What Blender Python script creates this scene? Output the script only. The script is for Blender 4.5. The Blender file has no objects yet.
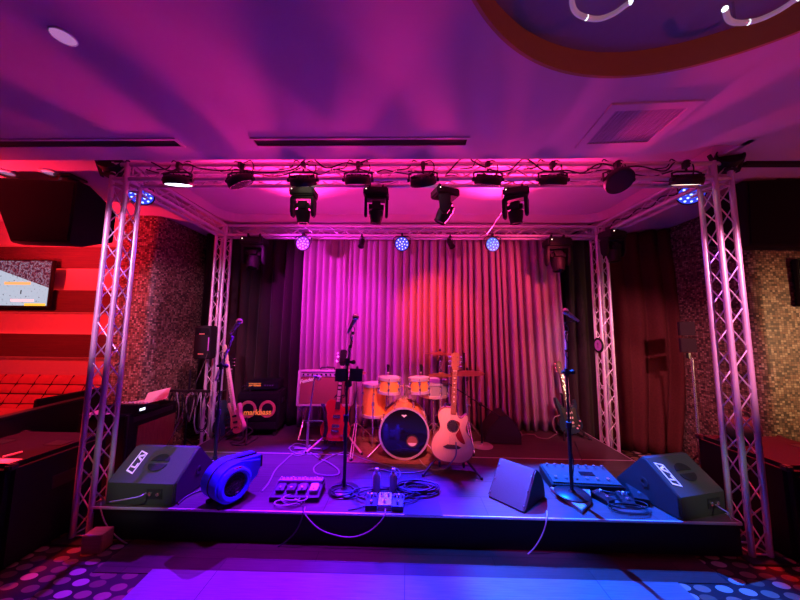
import bpy, bmesh, math, random
from mathutils import Vector, Matrix, Euler
random.seed(7)
S = bpy.context.scene
COL = S.collection
PI = math.pi
R = math.radians

# ------------------------------------------------------------------ camera
FPX, EYE = 300.0, 1.55
pitch, roll, yaw = R(5.75), R(0.62), R(1.36)
FW = Vector((-math.sin(yaw)*math.cos(pitch), math.cos(yaw)*math.cos(pitch), math.sin(pitch)))
RT0 = Vector((math.cos(yaw), math.sin(yaw), 0))
UP0 = RT0.cross(FW)
RT = RT0*math.cos(roll) + UP0*math.sin(roll)
UP = UP0*math.cos(roll) - RT0*math.sin(roll)
CAM = Vector((0, 0, EYE))
cd = bpy.data.cameras.new('camera'); co = bpy.data.objects.new('camera', cd); COL.objects.link(co)
cd.sensor_width = 36; cd.lens = 36*FPX/800; cd.clip_start = .02; cd.clip_end = 60
m = Matrix((RT, UP, -FW)).transposed().to_4x4(); m.translation = CAM
co.matrix_world = m
S.camera = co

def ray(x, y): return FW*FPX + RT*(x-400) + UP*(300-y)
def at_z(x, y, z):
    d = ray(x, y); return CAM + d*((z-EYE)/d.z)
def at_y(x, y, Y):
    d = ray(x, y); return CAM + d*(Y/d.y)
SZ = .23          # height of the stage deck

# ------------------------------------------------------------------ materials
MATS = {}
def mat(name, col, rough=.5, metal=0., emis=None, estr=0., noise=0., nscale=30., bump=0., spec=.5, coat=0., sheen=0.):
    if name in MATS: return MATS[name]
    m = bpy.data.materials.new(name); m.use_nodes = True; MATS[name] = m
    nt = m.node_tree; b = nt.nodes['Principled BSDF']
    b.inputs['Base Color'].default_value = (*col, 1); b.inputs['Roughness'].default_value = rough
    b.inputs['Metallic'].default_value = metal; b.inputs['Specular IOR Level'].default_value = spec
    b.inputs['Coat Weight'].default_value = coat
    if sheen: b.inputs['Sheen Weight'].default_value = sheen; b.inputs['Sheen Roughness'].default_value = .5
    if emis: b.inputs['Emission Color'].default_value = (*emis, 1); b.inputs['Emission Strength'].default_value = estr
    tc = nt.nodes.new('ShaderNodeTexCoord'); no = nt.nodes.new('ShaderNodeTexNoise')
    no.inputs['Scale'].default_value = nscale; no.inputs['Detail'].default_value = 4
    nt.links.new(tc.outputs['Object'], no.inputs['Vector'])
    n = noise or .06
    mx = nt.nodes.new('ShaderNodeMix'); mx.data_type = 'RGBA'
    mx.inputs[6].default_value = (*[c*(1-n) for c in col], 1); mx.inputs[7].default_value = (*[min(1, c*(1+n)) for c in col], 1)
    nt.links.new(no.outputs['Fac'], mx.inputs[0]); nt.links.new(mx.outputs[2], b.inputs['Base Color'])
    if bump:
        bp = nt.nodes.new('ShaderNodeBump'); bp.inputs['Strength'].default_value = bump; bp.inputs['Distance'].default_value = .01
        nt.links.new(no.outputs['Fac'], bp.inputs['Height']); nt.links.new(bp.outputs['Normal'], b.inputs['Normal'])
    return m
def N(nt, t, **kw):
    n = nt.nodes.new(t)
    for k, v in kw.items(): setattr(n, k, v)
    return n
def ramp(nt, stops, interp='LINEAR'):
    r = nt.nodes.new('ShaderNodeValToRGB'); r.color_ramp.interpolation = interp
    e = r.color_ramp.elements
    while len(e) < len(stops): e.new(.5)
    for i, (p, c) in enumerate(stops): e[i].position = p; e[i].color = (*c, 1)
    return r

def mosaic_mat(nm='mosaic_tile', op='ADD', bright=1.):
    m = mat(nm, (.3, .22, .16), .5, spec=.3); nt = m.node_tree; b = nt.nodes['Principled BSDF']
    tc = N(nt, 'ShaderNodeTexCoord'); sp = N(nt, 'ShaderNodeSeparateXYZ'); nt.links.new(tc.outputs['Object'], sp.inputs[0])
    ad = N(nt, 'ShaderNodeMath', operation=op); nt.links.new(sp.outputs[0], ad.inputs[0]); nt.links.new(sp.outputs[1], ad.inputs[1])
    cb = N(nt, 'ShaderNodeCombineXYZ'); nt.links.new(ad.outputs[0], cb.inputs[0]); nt.links.new(sp.outputs[2], cb.inputs[1])
    sc = N(nt, 'ShaderNodeVectorMath', operation='MULTIPLY'); sc.inputs[1].default_value = (1/.026, 1/.021, 1); nt.links.new(cb.outputs[0], sc.inputs[0])
    fl = N(nt, 'ShaderNodeVectorMath', operation='FLOOR'); nt.links.new(sc.outputs[0], fl.inputs[0])
    fr = N(nt, 'ShaderNodeVectorMath', operation='FRACTION'); nt.links.new(sc.outputs[0], fr.inputs[0])
    wn = N(nt, 'ShaderNodeTexWhiteNoise', noise_dimensions='2D'); nt.links.new(fl.outputs[0], wn.inputs['Vector'])
    cr = ramp(nt, [(0, (.06, .035, .025)), (.2, (.15, .09, .06)), (.5, (.26, .17, .11)), (.75, (.38, .28, .19)), (.9, (.20, .10, .06))], 'CONSTANT')
    nt.links.new(wn.outputs['Value'], cr.inputs[0])
    s2 = N(nt, 'ShaderNodeSeparateXYZ'); nt.links.new(fr.outputs[0], s2.inputs[0])
    a = N(nt, 'ShaderNodeMath', operation='GREATER_THAN'); a.inputs[1].default_value = .1; nt.links.new(s2.outputs[0], a.inputs[0])
    c = N(nt, 'ShaderNodeMath', operation='GREATER_THAN'); c.inputs[1].default_value = .12; nt.links.new(s2.outputs[1], c.inputs[0])
    mu = N(nt, 'ShaderNodeMath', operation='MULTIPLY'); nt.links.new(a.outputs[0], mu.inputs[0]); nt.links.new(c.outputs[0], mu.inputs[1])
    mx = N(nt, 'ShaderNodeMix', data_type='RGBA'); mx.inputs[6].default_value = (.03, .025, .02, 1)
    nt.links.new(mu.outputs[0], mx.inputs[0]); nt.links.new(cr.outputs[0], mx.inputs[7]); nt.links.new(mx.outputs[2], b.inputs['Base Color'])
    return m
def carpet_mat():
    m = mat('spotted_carpet', (.08, .03, .03), .9, spec=.2); nt = m.node_tree; b = nt.nodes['Principled BSDF']
    tc = N(nt, 'ShaderNodeTexCoord'); mp = N(nt, 'ShaderNodeMapping'); mp.inputs['Scale'].default_value = (8.0, 13.5, 0)
    mp.inputs['Rotation'].default_value = (0, 0, .12)
    nt.links.new(tc.outputs['Object'], mp.inputs['Vector'])
    vo = N(nt, 'ShaderNodeTexVoronoi', voronoi_dimensions='2D'); vo.inputs['Scale'].default_value = 1; vo.inputs['Randomness'].default_value = .32
    nt.links.new(mp.outputs[0], vo.inputs['Vector'])
    lt = N(nt, 'ShaderNodeMath', operation='LESS_THAN'); lt.inputs[1].default_value = .37; nt.links.new(vo.outputs['Distance'], lt.inputs[0])
    sp = N(nt, 'ShaderNodeSeparateColor'); nt.links.new(vo.outputs['Color'], sp.inputs[0])
    cr = ramp(nt, [(0, (.10, .055, .03)), (.3, (.17, .10, .06)), (.55, (.28, .20, .15)), (.8, (.13, .07, .04))], 'CONSTANT'); nt.links.new(sp.outputs[0], cr.inputs[0])
    mx = N(nt, 'ShaderNodeMix', data_type='RGBA'); mx.inputs[6].default_value = (.022, .009, .009, 1)
    nt.links.new(lt.outputs[0], mx.inputs[0]); nt.links.new(cr.outputs[0], mx.inputs[7]); nt.links.new(mx.outputs[2], b.inputs['Base Color'])
    return m
def plank_mat(name, c1, c2, w, rough, along_x=True, coat=0.):
    m = mat(name, c1, rough, coat=coat, spec=.12); nt = m.node_tree; b = nt.nodes['Principled BSDF']
    tc = N(nt, 'ShaderNodeTexCoord'); mp = N(nt, 'ShaderNodeMapping')
    if not along_x: mp.inputs['Rotation'].default_value = (0, 0, PI/2)
    nt.links.new(tc.outputs['Object'], mp.inputs['Vector'])
    br = N(nt, 'ShaderNodeTexBrick'); br.inputs['Scale'].default_value = 1; br.inputs['Brick Width'].default_value = 1.2; br.inputs['Row Height'].default_value = w
    br.inputs['Mortar Size'].default_value = .002; br.inputs['Color1'].default_value = (*c1, 1); br.inputs['Color2'].default_value = (*c2, 1)
    br.inputs['Mortar'].default_value = (*[c*.25 for c in c1], 1); nt.links.new(mp.outputs[0], br.inputs['Vector'])
    mp2 = N(nt, 'ShaderNodeMapping'); mp2.inputs['Scale'].default_value = (3, 60, 3); nt.links.new(mp.outputs[0], mp2.inputs['Vector'])
    no = N(nt, 'ShaderNodeTexNoise'); no.inputs['Scale'].default_value = 2; no.inputs['Detail'].default_value = 6; nt.links.new(mp2.outputs[0], no.inputs['Vector'])
    mx = N(nt, 'ShaderNodeMix', data_type='RGBA', blend_type='MULTIPLY'); mx.inputs[0].default_value = .6
    nt.links.new(br.outputs['Color'], mx.inputs[6]); nt.links.new(no.outputs['Fac'], mx.inputs[7]); nt.links.new(mx.outputs[2], b.inputs['Base Color'])
    return m
def wood_mat(name, c1, c2, scale=8, rough=.35, stretch=(1, 1, 8), coat=.3):
    m = mat(name, c1, rough, coat=coat); nt = m.node_tree; b = nt.nodes['Principled BSDF']
    tc = N(nt, 'ShaderNodeTexCoord'); mp = N(nt, 'ShaderNodeMapping'); mp.inputs['Scale'].default_value = stretch; nt.links.new(tc.outputs['Object'], mp.inputs['Vector'])
    no = N(nt, 'ShaderNodeTexNoise'); no.inputs['Scale'].default_value = scale; no.inputs['Detail'].default_value = 5; nt.links.new(mp.outputs[0], no.inputs['Vector'])
    cr = ramp(nt, [(.3, c1), (.7, c2)]); nt.links.new(no.outputs['Fac'], cr.inputs[0]); nt.links.new(cr.outputs[0], b.inputs['Base Color'])
    return m
def screen_mat():
    m = mat('hockey_broadcast', (.02, .02, .02), .3); nt = m.node_tree; b = nt.nodes['Principled BSDF']
    tc = N(nt, 'ShaderNodeTexCoord'); sp = N(nt, 'ShaderNodeSeparateXYZ'); nt.links.new(tc.outputs['Generated'], sp.inputs[0])
    mp = N(nt, 'ShaderNodeMapping'); mp.inputs['Scale'].default_value = (16, 1, 8); nt.links.new(tc.outputs['Generated'], mp.inputs['Vector'])
    no = N(nt, 'ShaderNodeTexNoise'); no.inputs['Scale'].default_value = 2.2; no.inputs['Detail'].default_value = 3; nt.links.new(mp.outputs[0], no.inputs['Vector'])
    crowd = ramp(nt, [(.40, (.02, .012, .04)), (.5, (.22, .02, .05)), (.57, (.4, .35, .5)), (.62, (.05, .02, .08))]); nt.links.new(no.outputs['Fac'], crowd.inputs[0])
    ice = ramp(nt, [(.0, (.03, .03, .08)), (.33, (.05, .05, .1)), (.37, (.62, .72, .9)), (1, (.7, .78, .95))]); nt.links.new(no.outputs['Fac'], ice.inputs[0])
    # boundary between rink and stands: rises to the left, falls to the right
    ax = N(nt, 'ShaderNodeMath', operation='MULTIPLY'); ax.inputs[1].default_value = .6; nt.links.new(sp.outputs[0], ax.inputs[0])
    su = N(nt, 'ShaderNodeMath', operation='ADD'); nt.links.new(sp.outputs[2], su.inputs[0]); nt.links.new(ax.outputs[0], su.inputs[1])
    gt = N(nt, 'ShaderNodeMath', operation='GREATER_THAN'); gt.inputs[1].default_value = 1.0; nt.links.new(su.outputs[0], gt.inputs[0])
    mx = N(nt, 'ShaderNodeMix', data_type='RGBA'); nt.links.new(gt.outputs[0], mx.inputs[0]); nt.links.new(ice.outputs[0], mx.inputs[6]); nt.links.new(crowd.outputs[0], mx.inputs[7])
    nt.links.new(mx.outputs[2], b.inputs['Emission Color']); b.inputs['Emission Strength'].default_value = .75
    return m

M = dict(
    alu=mat('truss_aluminium', (.60, .57, .62), .42, .4),
    steel=mat('chrome_steel', (.75, .74, .76), .22, .9),
    black=mat('black_paint', (.007, .007, .008), .55, spec=.3),
    blackm=mat('black_metal', (.02, .02, .023), .35, .3),
    rubber=mat('black_rubber', (.014, .014, .016), .7),
    vinyl=mat('black_vinyl_carpet', (.012, .011, .012), .85, noise=.3, nscale=300, bump=.2, spec=.15),
    grille=mat('speaker_grille_cloth', (.008, .008, .009), .9, noise=.5, nscale=400, bump=.3, spec=.12),
    wedge=mat('textured_cabinet_paint', (.045, .050, .045), .7, noise=.35, nscale=250, bump=.15, spec=.25),
    wedgeside=mat('smooth_cabinet_side', (.022, .022, .025), .55, spec=.3),
    ceil=mat('ceiling_paint', (.60, .46, .53), .9, noise=.05, nscale=6, spec=.2),
    rim=mat('recess_rim_paint', (.42, .26, .10), .8),
    dome=mat('recess_plaster', (.30, .24, .32), .9),
    slot=mat('diffuser_slot', (.006, .006, .007), .9),
    vent=mat('vent_metal', (.36, .30, .36), .6),
    white=mat('white_plastic', (.75, .73, .74), .5),
    velvet=mat('main_curtain_velvet', (.31, .215, .26), .95, noise=.25, nscale=120, spec=.05),
    velvetblk=mat('black_curtain_cloth', (.022, .014, .016), .95, noise=.2, nscale=80, spec=.15, sheen=.05),
    velvetblk_lit=mat('brown_lit_black_cloth', (.075, .020, .014), .9, noise=.3, nscale=50, spec=.1),  # black cloth with the brown of its lit folds put into the colour
    skirt=mat('stage_skirt', (.008, .007, .009), .85),
    redwall=mat('lounge_wall_paint', (.62, .40, .38), .85),
    backwall=mat('dark_back_wall', (.10, .04, .035), .8),
    red_led=mat('red_led_strip', (.3, .02, .02), .5, emis=(1, .03, .035), estr=7),
    leather=mat('red_leather', (.42, .10, .09), .5, noise=.2, nscale=20, bump=.1),
    paper=mat('paper', (.75, .72, .72), .8),
    cable=mat('black_cable', (.015, .015, .018), .5),
    cablew=mat('pale_cable', (.26, .25, .26), .5),
    tolex=mat('silver_tolex_trim', (.62, .58, .58), .6),
    ampcloth=mat('amp_grille_cloth', (.30, .14, .09), .9, noise=.35, nscale=260, bump=.2),
    amppanel=mat('amp_control_panel', (.55, .52, .54), .4, .2),
    yellow=mat('yellow_logo', (.9, .45, .05), .5, emis=(1, .42, .05), estr=.25),
    orange=mat('orange_cone_ring', (.55, .25, .12), .6),
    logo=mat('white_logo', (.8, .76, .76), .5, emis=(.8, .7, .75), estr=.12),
    drumwrap=wood_mat('amber_drum_wrap', (.90, .40, .05), (.97, .48, .08), 9, .3, (1, 1, .4), .6),
    drumhead=mat('black_drum_head', (.006, .006, .010), .12, coat=.5),
    whitehead=mat('white_drum_head', (.72, .70, .70), .5),
    brass=mat('cymbal_bronze', (.72, .50, .20), .28, .9),
    hoop=mat('pink_tinted_hoop', (.75, .66, .64), .3, .5),
    spruce=wood_mat('spruce_top', (.86, .52, .30), (.93, .60, .36), 30, .3, (14, 14, .5), .4),
    mahog=wood_mat('mahogany', (.22, .08, .04), (.32, .13, .06), 12, .4, (8, 8, 1)),
    rosewood=wood_mat('rosewood', (.06, .03, .02), (.10, .05, .035), 20, .45, (8, 8, 1), .1),
    neckpale=wood_mat('pale_maple', (.72, .52, .40), (.80, .60, .46), 12, .4, (8, 8, 1)),
    redgloss=mat('red_gloss_lacquer', (.72, .03, .05), .18, coat=.7),
    pinkgloss=mat('natural_bass_lacquer', (.80, .42, .36), .25, coat=.5),
    blackgloss=mat('dark_teal_gloss', (.02, .05, .06), .15, coat=.7),
    pickred=mat('tortoiseshell_red', (.30, .02, .03), .25, coat=.5),
    cream=mat('cream_plastic', (.85, .76, .62), .4),
    blueplastic=mat('blue_blower_plastic', (.03, .09, .75), .38, noise=.1),
    greyblue=mat('pale_grey_metal', (.36, .37, .40), .4, .2),
    pedalred=mat('red_pedal_paint', (.5, .05, .05), .35), pedalblue=mat('blue_pedal_paint', (.06, .12, .5), .35),
    rug=mat('brown_drum_rug', (.22, .10, .07), .95, noise=.5, nscale=40, bump=.3, spec=.1),
    wood=wood_mat('raw_wood_block', (.30, .17, .08), (.40, .24, .12), 10, .7, (1, 8, 8), 0),
    lens_off=mat('dark_lens', (.03, .03, .05), .12, coat=.6),
    led_blue=mat('led_blue_lens', (.1, .1, .3), .3, emis=(.18, .30, 1), estr=6),
    led_white=mat('led_cool_white_lens', (.3, .3, .3), .3, emis=(.75, .80, 1), estr=5),
    led_warm=mat('led_warm_lens', (.3, .3, .3), .3, emis=(1, .72, .55), estr=2.5),
    led_pink=mat('led_pink_lens', (.3, .2, .3), .3, emis=(1, .55, .95), estr=4),
    led_violet=mat('led_violet_dots', (.3, .2, .4), .3, emis=(.62, .35, 1), estr=1.7),
    led_lilac=mat('led_lilac_dots', (.3, .3, .4), .3, emis=(.6, .66, 1), estr=1.7),
    led_azure=mat('led_azure_dots', (.1, .3, .5), .3, emis=(.08, .55, 1), estr=1.7),
    face_violet=mat('violet_par_face', (.05, .02, .2), .4, emis=(.22, .03, .95), estr=.8),
    face_blue=mat('blue_par_face', (.02, .05, .25), .4, emis=(.05, .07, 1), estr=.8),
    face_azure=mat('azure_par_face', (.02, .08, .25), .4, emis=(.0, .16, 1), estr=.9),
    red_dot=mat('red_indicator', (.5, .02, .02), .4, emis=(1, .05, .08), estr=6),
    sparkle=mat('lit_acrylic_end', (.8, .8, .8), .3, emis=(.85, 1, 1), estr=2.5),
    acrylic=mat('clear_acrylic_tube', (.75, .62, .72), .12, emis=(.9, .6, .85), estr=.12),
    plate_purple=mat('purple_badge', (.45, .14, .5), .5),
    screen_off=mat('dark_screen', (.01, .01, .012), .15),
    lit_display=mat('lit_display', (.4, .4, .5), .4, emis=(.8, .85, 1), estr=2),
    fitting_glow=mat('ceiling_fitting_face', (.8, .62, .78), .6, emis=(.8, .35, .75), estr=.4),  # faint pink glow in the face, shared by the downlight lenses
    mosaic=mosaic_mat(), mosaic2=mosaic_mat('mosaic_tile_corner', 'SUBTRACT'), carpet=carpet_mat(),
    deck=plank_mat('stage_deck_boards', (.105, .085, .085), (.085, .07, .07), .25, .42, True, .0),
    darkwood=plank_mat('dark_wood_strip', (.07, .032, .026), (.05, .024, .02), .09, .45),
    dance=plank_mat('dance_floor_panels', (.15, .145, .15), (.135, .13, .135), .6, .4, True, .0),
    panelwood=wood_mat('ribbed_wood_panel', (.09, .04, .035), (.14, .055, .045), 4, .6, (1, 1, 30), 0),
    screen=screen_mat(),
)

# ------------------------------------------------------------------ mesh builder
def smooth_pts(pts, n=6, closed=False):
    P = [Vector(p) for p in pts]; out = []; L = len(P)
    if L < 3: return P
    rng = range(L if closed else L-1)
    for i in rng:
        p1, p2 = P[i], P[(i+1) % L]
        p0 = P[(i-1) % L] if closed or i > 0 else p1*2-p2
        p3 = P[(i+2) % L] if closed or i+2 < L else p2*2-p1
        for k in range(n):
            t = k/n
            out.append(.5*((2*p1)+(p2-p0)*t+(2*p0-5*p1+4*p2-p3)*t*t+(3*p1-p0-3*p2+p3)*t**3))
    if not closed: out.append(P[-1])
    return out
class MB:
    def __init__(s): s.bm = bmesh.new(); s.X = Matrix()
    def _add(s, vs, fs):
        V = [s.bm.verts.new(s.X @ Vector(v)) for v in vs]
        F = []
        for f in fs:
            try: F.append(s.bm.faces.new([V[i] for i in f]))
            except ValueError: pass
        return V, F
    def box(s, c, d, bevel=0., rot=None):
        x, y, z = (k/2 for k in d)
        vs = [Vector(v) for v in ((-x,-y,-z),(x,-y,-z),(x,y,-z),(-x,y,-z),(-x,-y,z),(x,-y,z),(x,y,z),(-x,y,z))]
        if rot is not None: vs = [rot @ v for v in vs]
        V, F = s._add([v+Vector(c) for v in vs], [(0,3,2,1),(4,5,6,7),(0,1,5,4),(1,2,6,5),(2,3,7,6),(3,0,4,7)])
        if bevel: s.bev(F, bevel)
        return s
    def bev(s, F, b, seg=2):
        E = list({e for f in F for e in f.edges})
        bmesh.ops.bevel(s.bm, geom=E, offset=b, segments=seg, affect='EDGES', clamp_overlap=True)
    def rings(s, rings, cap=True, closed=False):
        n = len(rings[0]); vs = [v for r in rings for v in r]; fs = []
        k = len(rings)
        for i in range(k if closed else k-1):
            a, b = i*n, ((i+1) % k)*n
            for j in range(n): fs.append((a+j, a+(j+1) % n, b+(j+1) % n, b+j))
        if cap and not closed: fs.append(tuple(range(n))[::-1]); fs.append(tuple(range((k-1)*n, k*n)))
        s._add(vs, fs); return s
    def tube(s, pts, r, n=8, closed=False):
        P = [Vector(p) for p in pts]; L = len(P); rs = r if isinstance(r, (list, tuple)) else [r]*L
        rings = []; prev = None
        for i in range(L):
            a = P[i-1] if (i > 0 or closed) else P[i]; b = P[(i+1) % L] if (i < L-1 or closed) else P[i]
            t = (b-a); t = t.normalized() if t.length > 1e-9 else Vector((0, 0, 1))
            if prev is None:
                u = t.orthogonal().normalized()
            else:
                u = prev - t*prev.dot(t); u = u.normalized() if u.length > 1e-6 else t.orthogonal().normalized()
            prev = u; w = t.cross(u)
            rings.append([P[i]+(u*math.cos(2*PI*k/n)+w*math.sin(2*PI*k/n))*rs[i] for k in range(n)])
        return s.rings(rings, True, closed)
    def cyl(s, a, b, r, r2=None, n=14): return s.tube([a, b], [r, r if r2 is None else r2], n)
    def lathe(s, prof, c=(0,0,0), axis=(0,0,1), n=24):
        q = Vector((0,0,1)).rotation_difference(Vector(axis).normalized()); c = Vector(c)
        loop = len(prof) > 2 and prof[0][0] > .001 and prof[-1][0] > .001
        return s.rings([[c + q @ Vector((max(r, 1e-4)*math.cos(2*PI*k/n), max(r, 1e-4)*math.sin(2*PI*k/n), z)) for k in range(n)] for r, z in prof], not loop, loop)
    def prism(s, poly, d0, d1, axis='y', bevel=0.):
        # polygon in (a, b) extruded along the axis
        def mk(a, b, d): return {'y': (a, d, b), 'x': (d, a, b), 'z': (a, b, d)}[axis]
        n = len(poly); vs = [mk(a, b, d0) for a, b in poly]+[mk(a, b, d1) for a, b in poly]
        fs = [tuple(range(n)), tuple(range(n, 2*n))[::-1]]+[(j, n+j, n+(j+1) % n, (j+1) % n) for j in range(n)]
        V, F = s._add(vs, fs)
        if bevel:
            E = list({e for f in F[:2] for e in f.edges})
            bmesh.ops.bevel(s.bm, geom=E, offset=bevel, segments=2, affect='EDGES', clamp_overlap=True)
        return s
    def ball(s, c, r, n=14, sc=(1,1,1)):
        rings = []
        for i in range(n//2+1):
            a = PI*i/(n//2); rr = max(math.sin(a), 1e-4)*r
            rings.append([Vector(c)+Vector((rr*math.cos(2*PI*k/n)*sc[0], rr*math.sin(2*PI*k/n)*sc[1], -math.cos(a)*r*sc[2])) for k in range(n)])
        return s.rings(rings)
    def build(s, name, material, parent=None, loc=(0,0,0), rot=(0,0,0), angle=38):
        bmesh.ops.recalc_face_normals(s.bm, faces=s.bm.faces[:])
        me = bpy.data.meshes.new(name); s.bm.to_mesh(me); s.bm.free()
        for p in me.polygons: p.use_smooth = True
        me.set_sharp_from_angle(angle=R(angle))
        me.materials.append(M[material] if isinstance(material, str) else material)
        o = bpy.data.objects.new(name, me); COL.objects.link(o)
        o.location = loc; o.rotation_euler = rot
        if parent: o.parent = parent
        return o
def tag(o, label=None, cat=None, group=None, kind=None):
    if label: o['label'] = label
    if cat: o['category'] = cat
    if group: o['group'] = group
    if kind: o['kind'] = kind
    return o
def thing(name, label, cat, loc=(0,0,0), rot=(0,0,0), group=None):
    o = bpy.data.objects.new(name, None); COL.objects.link(o); o.empty_display_size = .05
    o.location = loc; o.rotation_euler = rot if isinstance(rot, (tuple, list, Euler)) else (0, 0, rot)
    return tag(o, label, cat, group)
def struct(o): o['kind'] = 'structure'; return o
def copy_tree(o, parent=None):
    c = o.copy(); COL.objects.link(c); c.parent = parent
    for ch in list(o.children): copy_tree(ch, c)
    return c
def text_mesh(body, size, shear=0., extrude=.001, bold=0.):
    cu = bpy.data.curves.new('lettering', 'FONT'); cu.body = body; cu.size = size; cu.shear = shear; cu.extrude = extrude
    cu.align_x = 'CENTER'; cu.align_y = 'CENTER'; cu.offset = bold; cu.resolution_u = 3
    o = bpy.data.objects.new('lettering', cu); COL.objects.link(o)
    dg = bpy.context.evaluated_depsgraph_get(); me = bpy.data.meshes.new_from_object(o.evaluated_get(dg))
    bpy.data.objects.remove(o); return me
def lettering(name, body, size, material, parent, loc, rot=(PI/2, 0, 0), shear=0., bold=0.):
    me = text_mesh(body, size, shear, bold=bold); me.materials.clear(); me.materials.append(M[material])
    o = bpy.data.objects.new(name, me); COL.objects.link(o); o.parent = parent; o.location = loc; o.rotation_euler = rot
    return o

# ------------------------------------------------------------------ the setting
struct(MB().box((0, 1.5, -.02), (12, 8, .04)).build('floor', 'carpet'))
struct(MB().prism([(-1.98, 2.02), (2.02, 2.08), (2.02, 2.36), (-1.98, 2.36)], 0, .004, 'z').build('floor_strip', 'darkwood'))
struct(MB().prism([(-1.45, -1.6), (1.75, -1.6), (1.70, 2.075), (-1.62, 2.055)], 0, .006, 'z').build('floor_dance', 'dance'))

CZ, UZ, TZ = 2.80, 2.95, 3.06
RC, RR = Vector((1.0, .40)), .985
# foreground ceiling with the round recess cut out: ring of quads from the circle out to the outline
def outline_at(a):
    # where a ray from the recess centre meets the ceiling outline
    edge = [(-6, 2.09), (1.15, 2.09), (1.55, 2.07), (1.95, 1.985), (2.3, 1.78), (2.75, 1.42), (3.4, .9), (6.0, -.4), (6.0, -2.4), (-6, -2.4)]
    d = Vector((math.cos(a), math.sin(a))); best = None
    for i in range(len(edge)):
        p, q = Vector(edge[i]), Vector(edge[(i+1) % len(edge)]); e = q-p
        den = d.x*e.y-d.y*e.x
        if abs(den) < 1e-9: continue
        w = p-RC; t = (w.x*e.y-w.y*e.x)/den; u = (w.x*d.y-w.y*d.x)/den
        if t > 0 and -1e-6 <= u <= 1+1e-6 and (best is None or t < best): best = t
    return RC+d*best
b = MB(); NA = 240
rings = []
def ring3(f, z): return [Vector((*f(2*PI*k/NA), z)) for k in range(NA)]
circ = lambda a: RC+Vector((math.cos(a), math.sin(a)))*RR
b.rings([ring3(circ, CZ), ring3(outline_at, CZ), ring3(outline_at, UZ+.3), ring3(circ, UZ+.3)], closed=True)
struct(b.build('ceiling', 'ceil', angle=30))
rim = lambda a: RC+Vector((math.cos(a), math.sin(a)))*(RR+.002)
rim2 = lambda a: RC+Vector((math.cos(a), math.sin(a)))*(RR-.012)
b = MB(); b.rings([ring3(rim, CZ-.002), ring3(rim2, CZ-.002), ring3(rim2, CZ+.125), ring3(rim, CZ+.125)], closed=True)
struct(b.build('trim_1', 'rim'))
b = MB(); b.lathe([(RR+.03, 0), (RR+.03, .04)], (RC.x, RC.y, CZ+.125), n=96); struct(b.build('ceiling_recess', 'dome'))
# upper ceilings round the stage tray
TX0, TX1, TY = -2.40, 2.47, 3.80
b = MB(); b.box(((TX0-7)/2-.03, 3.4, UZ+.03), (7+TX0, 2.9, .06)); struct(b.build('ceiling_left', 'ceil'))
b = MB(); b.box(((TX1+7)/2+.03, 2.5, UZ+.03), (7-TX1, 4.8, .06)); b.box((1.95, 1.62, UZ+.03), (1.1, 1.1, .06)); struct(b.build('ceiling_right', 'ceil'))
b = MB(); b.box((0, 3.0, TZ+.03), (5.2, 2.0, .06)); struct(b.build('ceiling_stage', 'ceil'))
b = MB(); r_ = .25
path = [(TX0, 2.1)]+[(TX0+r_-r_*math.cos(t*PI/12), TY-r_+r_*math.sin(t*PI/12)) for t in range(7)]
path += [(TX1-r_+r_*math.sin(t*PI/12), TY-r_+r_*math.cos(t*PI/12)) for t in range(7)]+[(TX1, 2.1)]
out = [(x-.05 if x < 0 else x+.05, y+(.05 if y > 2.2 else 0)) for x, y in path]
poly = path+out[::-1]
for i in range(len(path)-1):
    b._add([(*path[i], UZ-.0), (*path[i+1], UZ), (*path[i+1], TZ+.01), (*path[i], TZ+.01), (*out[i], UZ), (*out[i+1], UZ), (*out[i+1], TZ+.01), (*out[i], TZ+.01)],
           [(0,1,2,3), (7,6,5,4), (0,4,5,1), (3,2,6,7)])
struct(b.build('trim_2', 'ceil'))
struct(MB().box((0, TY+.58, UZ+.03), (4.7, 1.1, .06)).build('ceiling_back', 'ceil'))
struct(MB().box((3.9, 2.40, UZ-.015), (2.3, .05, .028)).build('trim_4', 'slot'))
# walls
struct(MB().box((0, 4.85, 1.7), (9, .1, 3.4)).build('wall_back', 'backwall'))
PX0, PX1, PY = -3.62, -3.08, 3.57
rr = .12
poly = [(PX0, PY), (PX1-rr, PY)]+[(PX1-rr+rr*math.sin(t*PI/16), PY+rr-rr*math.cos(t*PI/16)) for t in range(1, 9)]+[(PX1, 4.8), (PX0, 4.8)]
struct(MB().prism(poly, 0, UZ, 'z').build('wall_left_pillar', 'mosaic', angle=20))
struct(MB().box((-5.3, 3.86, 1.5), (3.36, .1, 3.0)).build('wall_left', 'redwall'))
rp = [(3.5, 4.8), (3.5, 3.24)]+[(3.5+.14-.14*math.cos(t*PI/16), 3.24-.14*math.sin(t*PI/16)) for t in range(1, 9)]+[(6.2, 3.10), (6.2, 4.8)]
struct(MB().prism(rp, 0, UZ, 'z').build('wall_right', 'mosaic2', angle=20))

# linear diffuser slots, grille, round fitting on the foreground ceiling
def slot(x0, x1, y0, y1, label):
    t = thing('slot_diffuser', label, 'ceiling vent', ((x0+x1)/2, (y0+y1)/2, CZ), group='slot diffusers in the ceiling')
    w, d = x1-x0, y1-y0
    f = MB(); 
    for s in (-1, 1): f.box((0, s*(d/2+.008), -.004), (w+.03, .016, .008))
    for s in (-1, 1): f.box((s*(w/2+.008), 0, -.004), (.016, d, .008))
    f.build('frame', 'ceil', t); MB().box((0, 0, -.001), (w, d, .003)).build('opening', 'slot', t)
slot(-3.6, -1.56, 1.850, 1.915, 'long black slot diffuser in the ceiling, the one running off the left edge')
slot(-1.03, .385, 1.850, 1.915, 'black slot diffuser in the ceiling above the middle of the truss')
t = thing('ceiling_grille', 'square white air grille in the ceiling beside the round recess', 'ceiling vent', (1.36, 1.74, CZ), R(-3))
f = MB()
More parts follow.
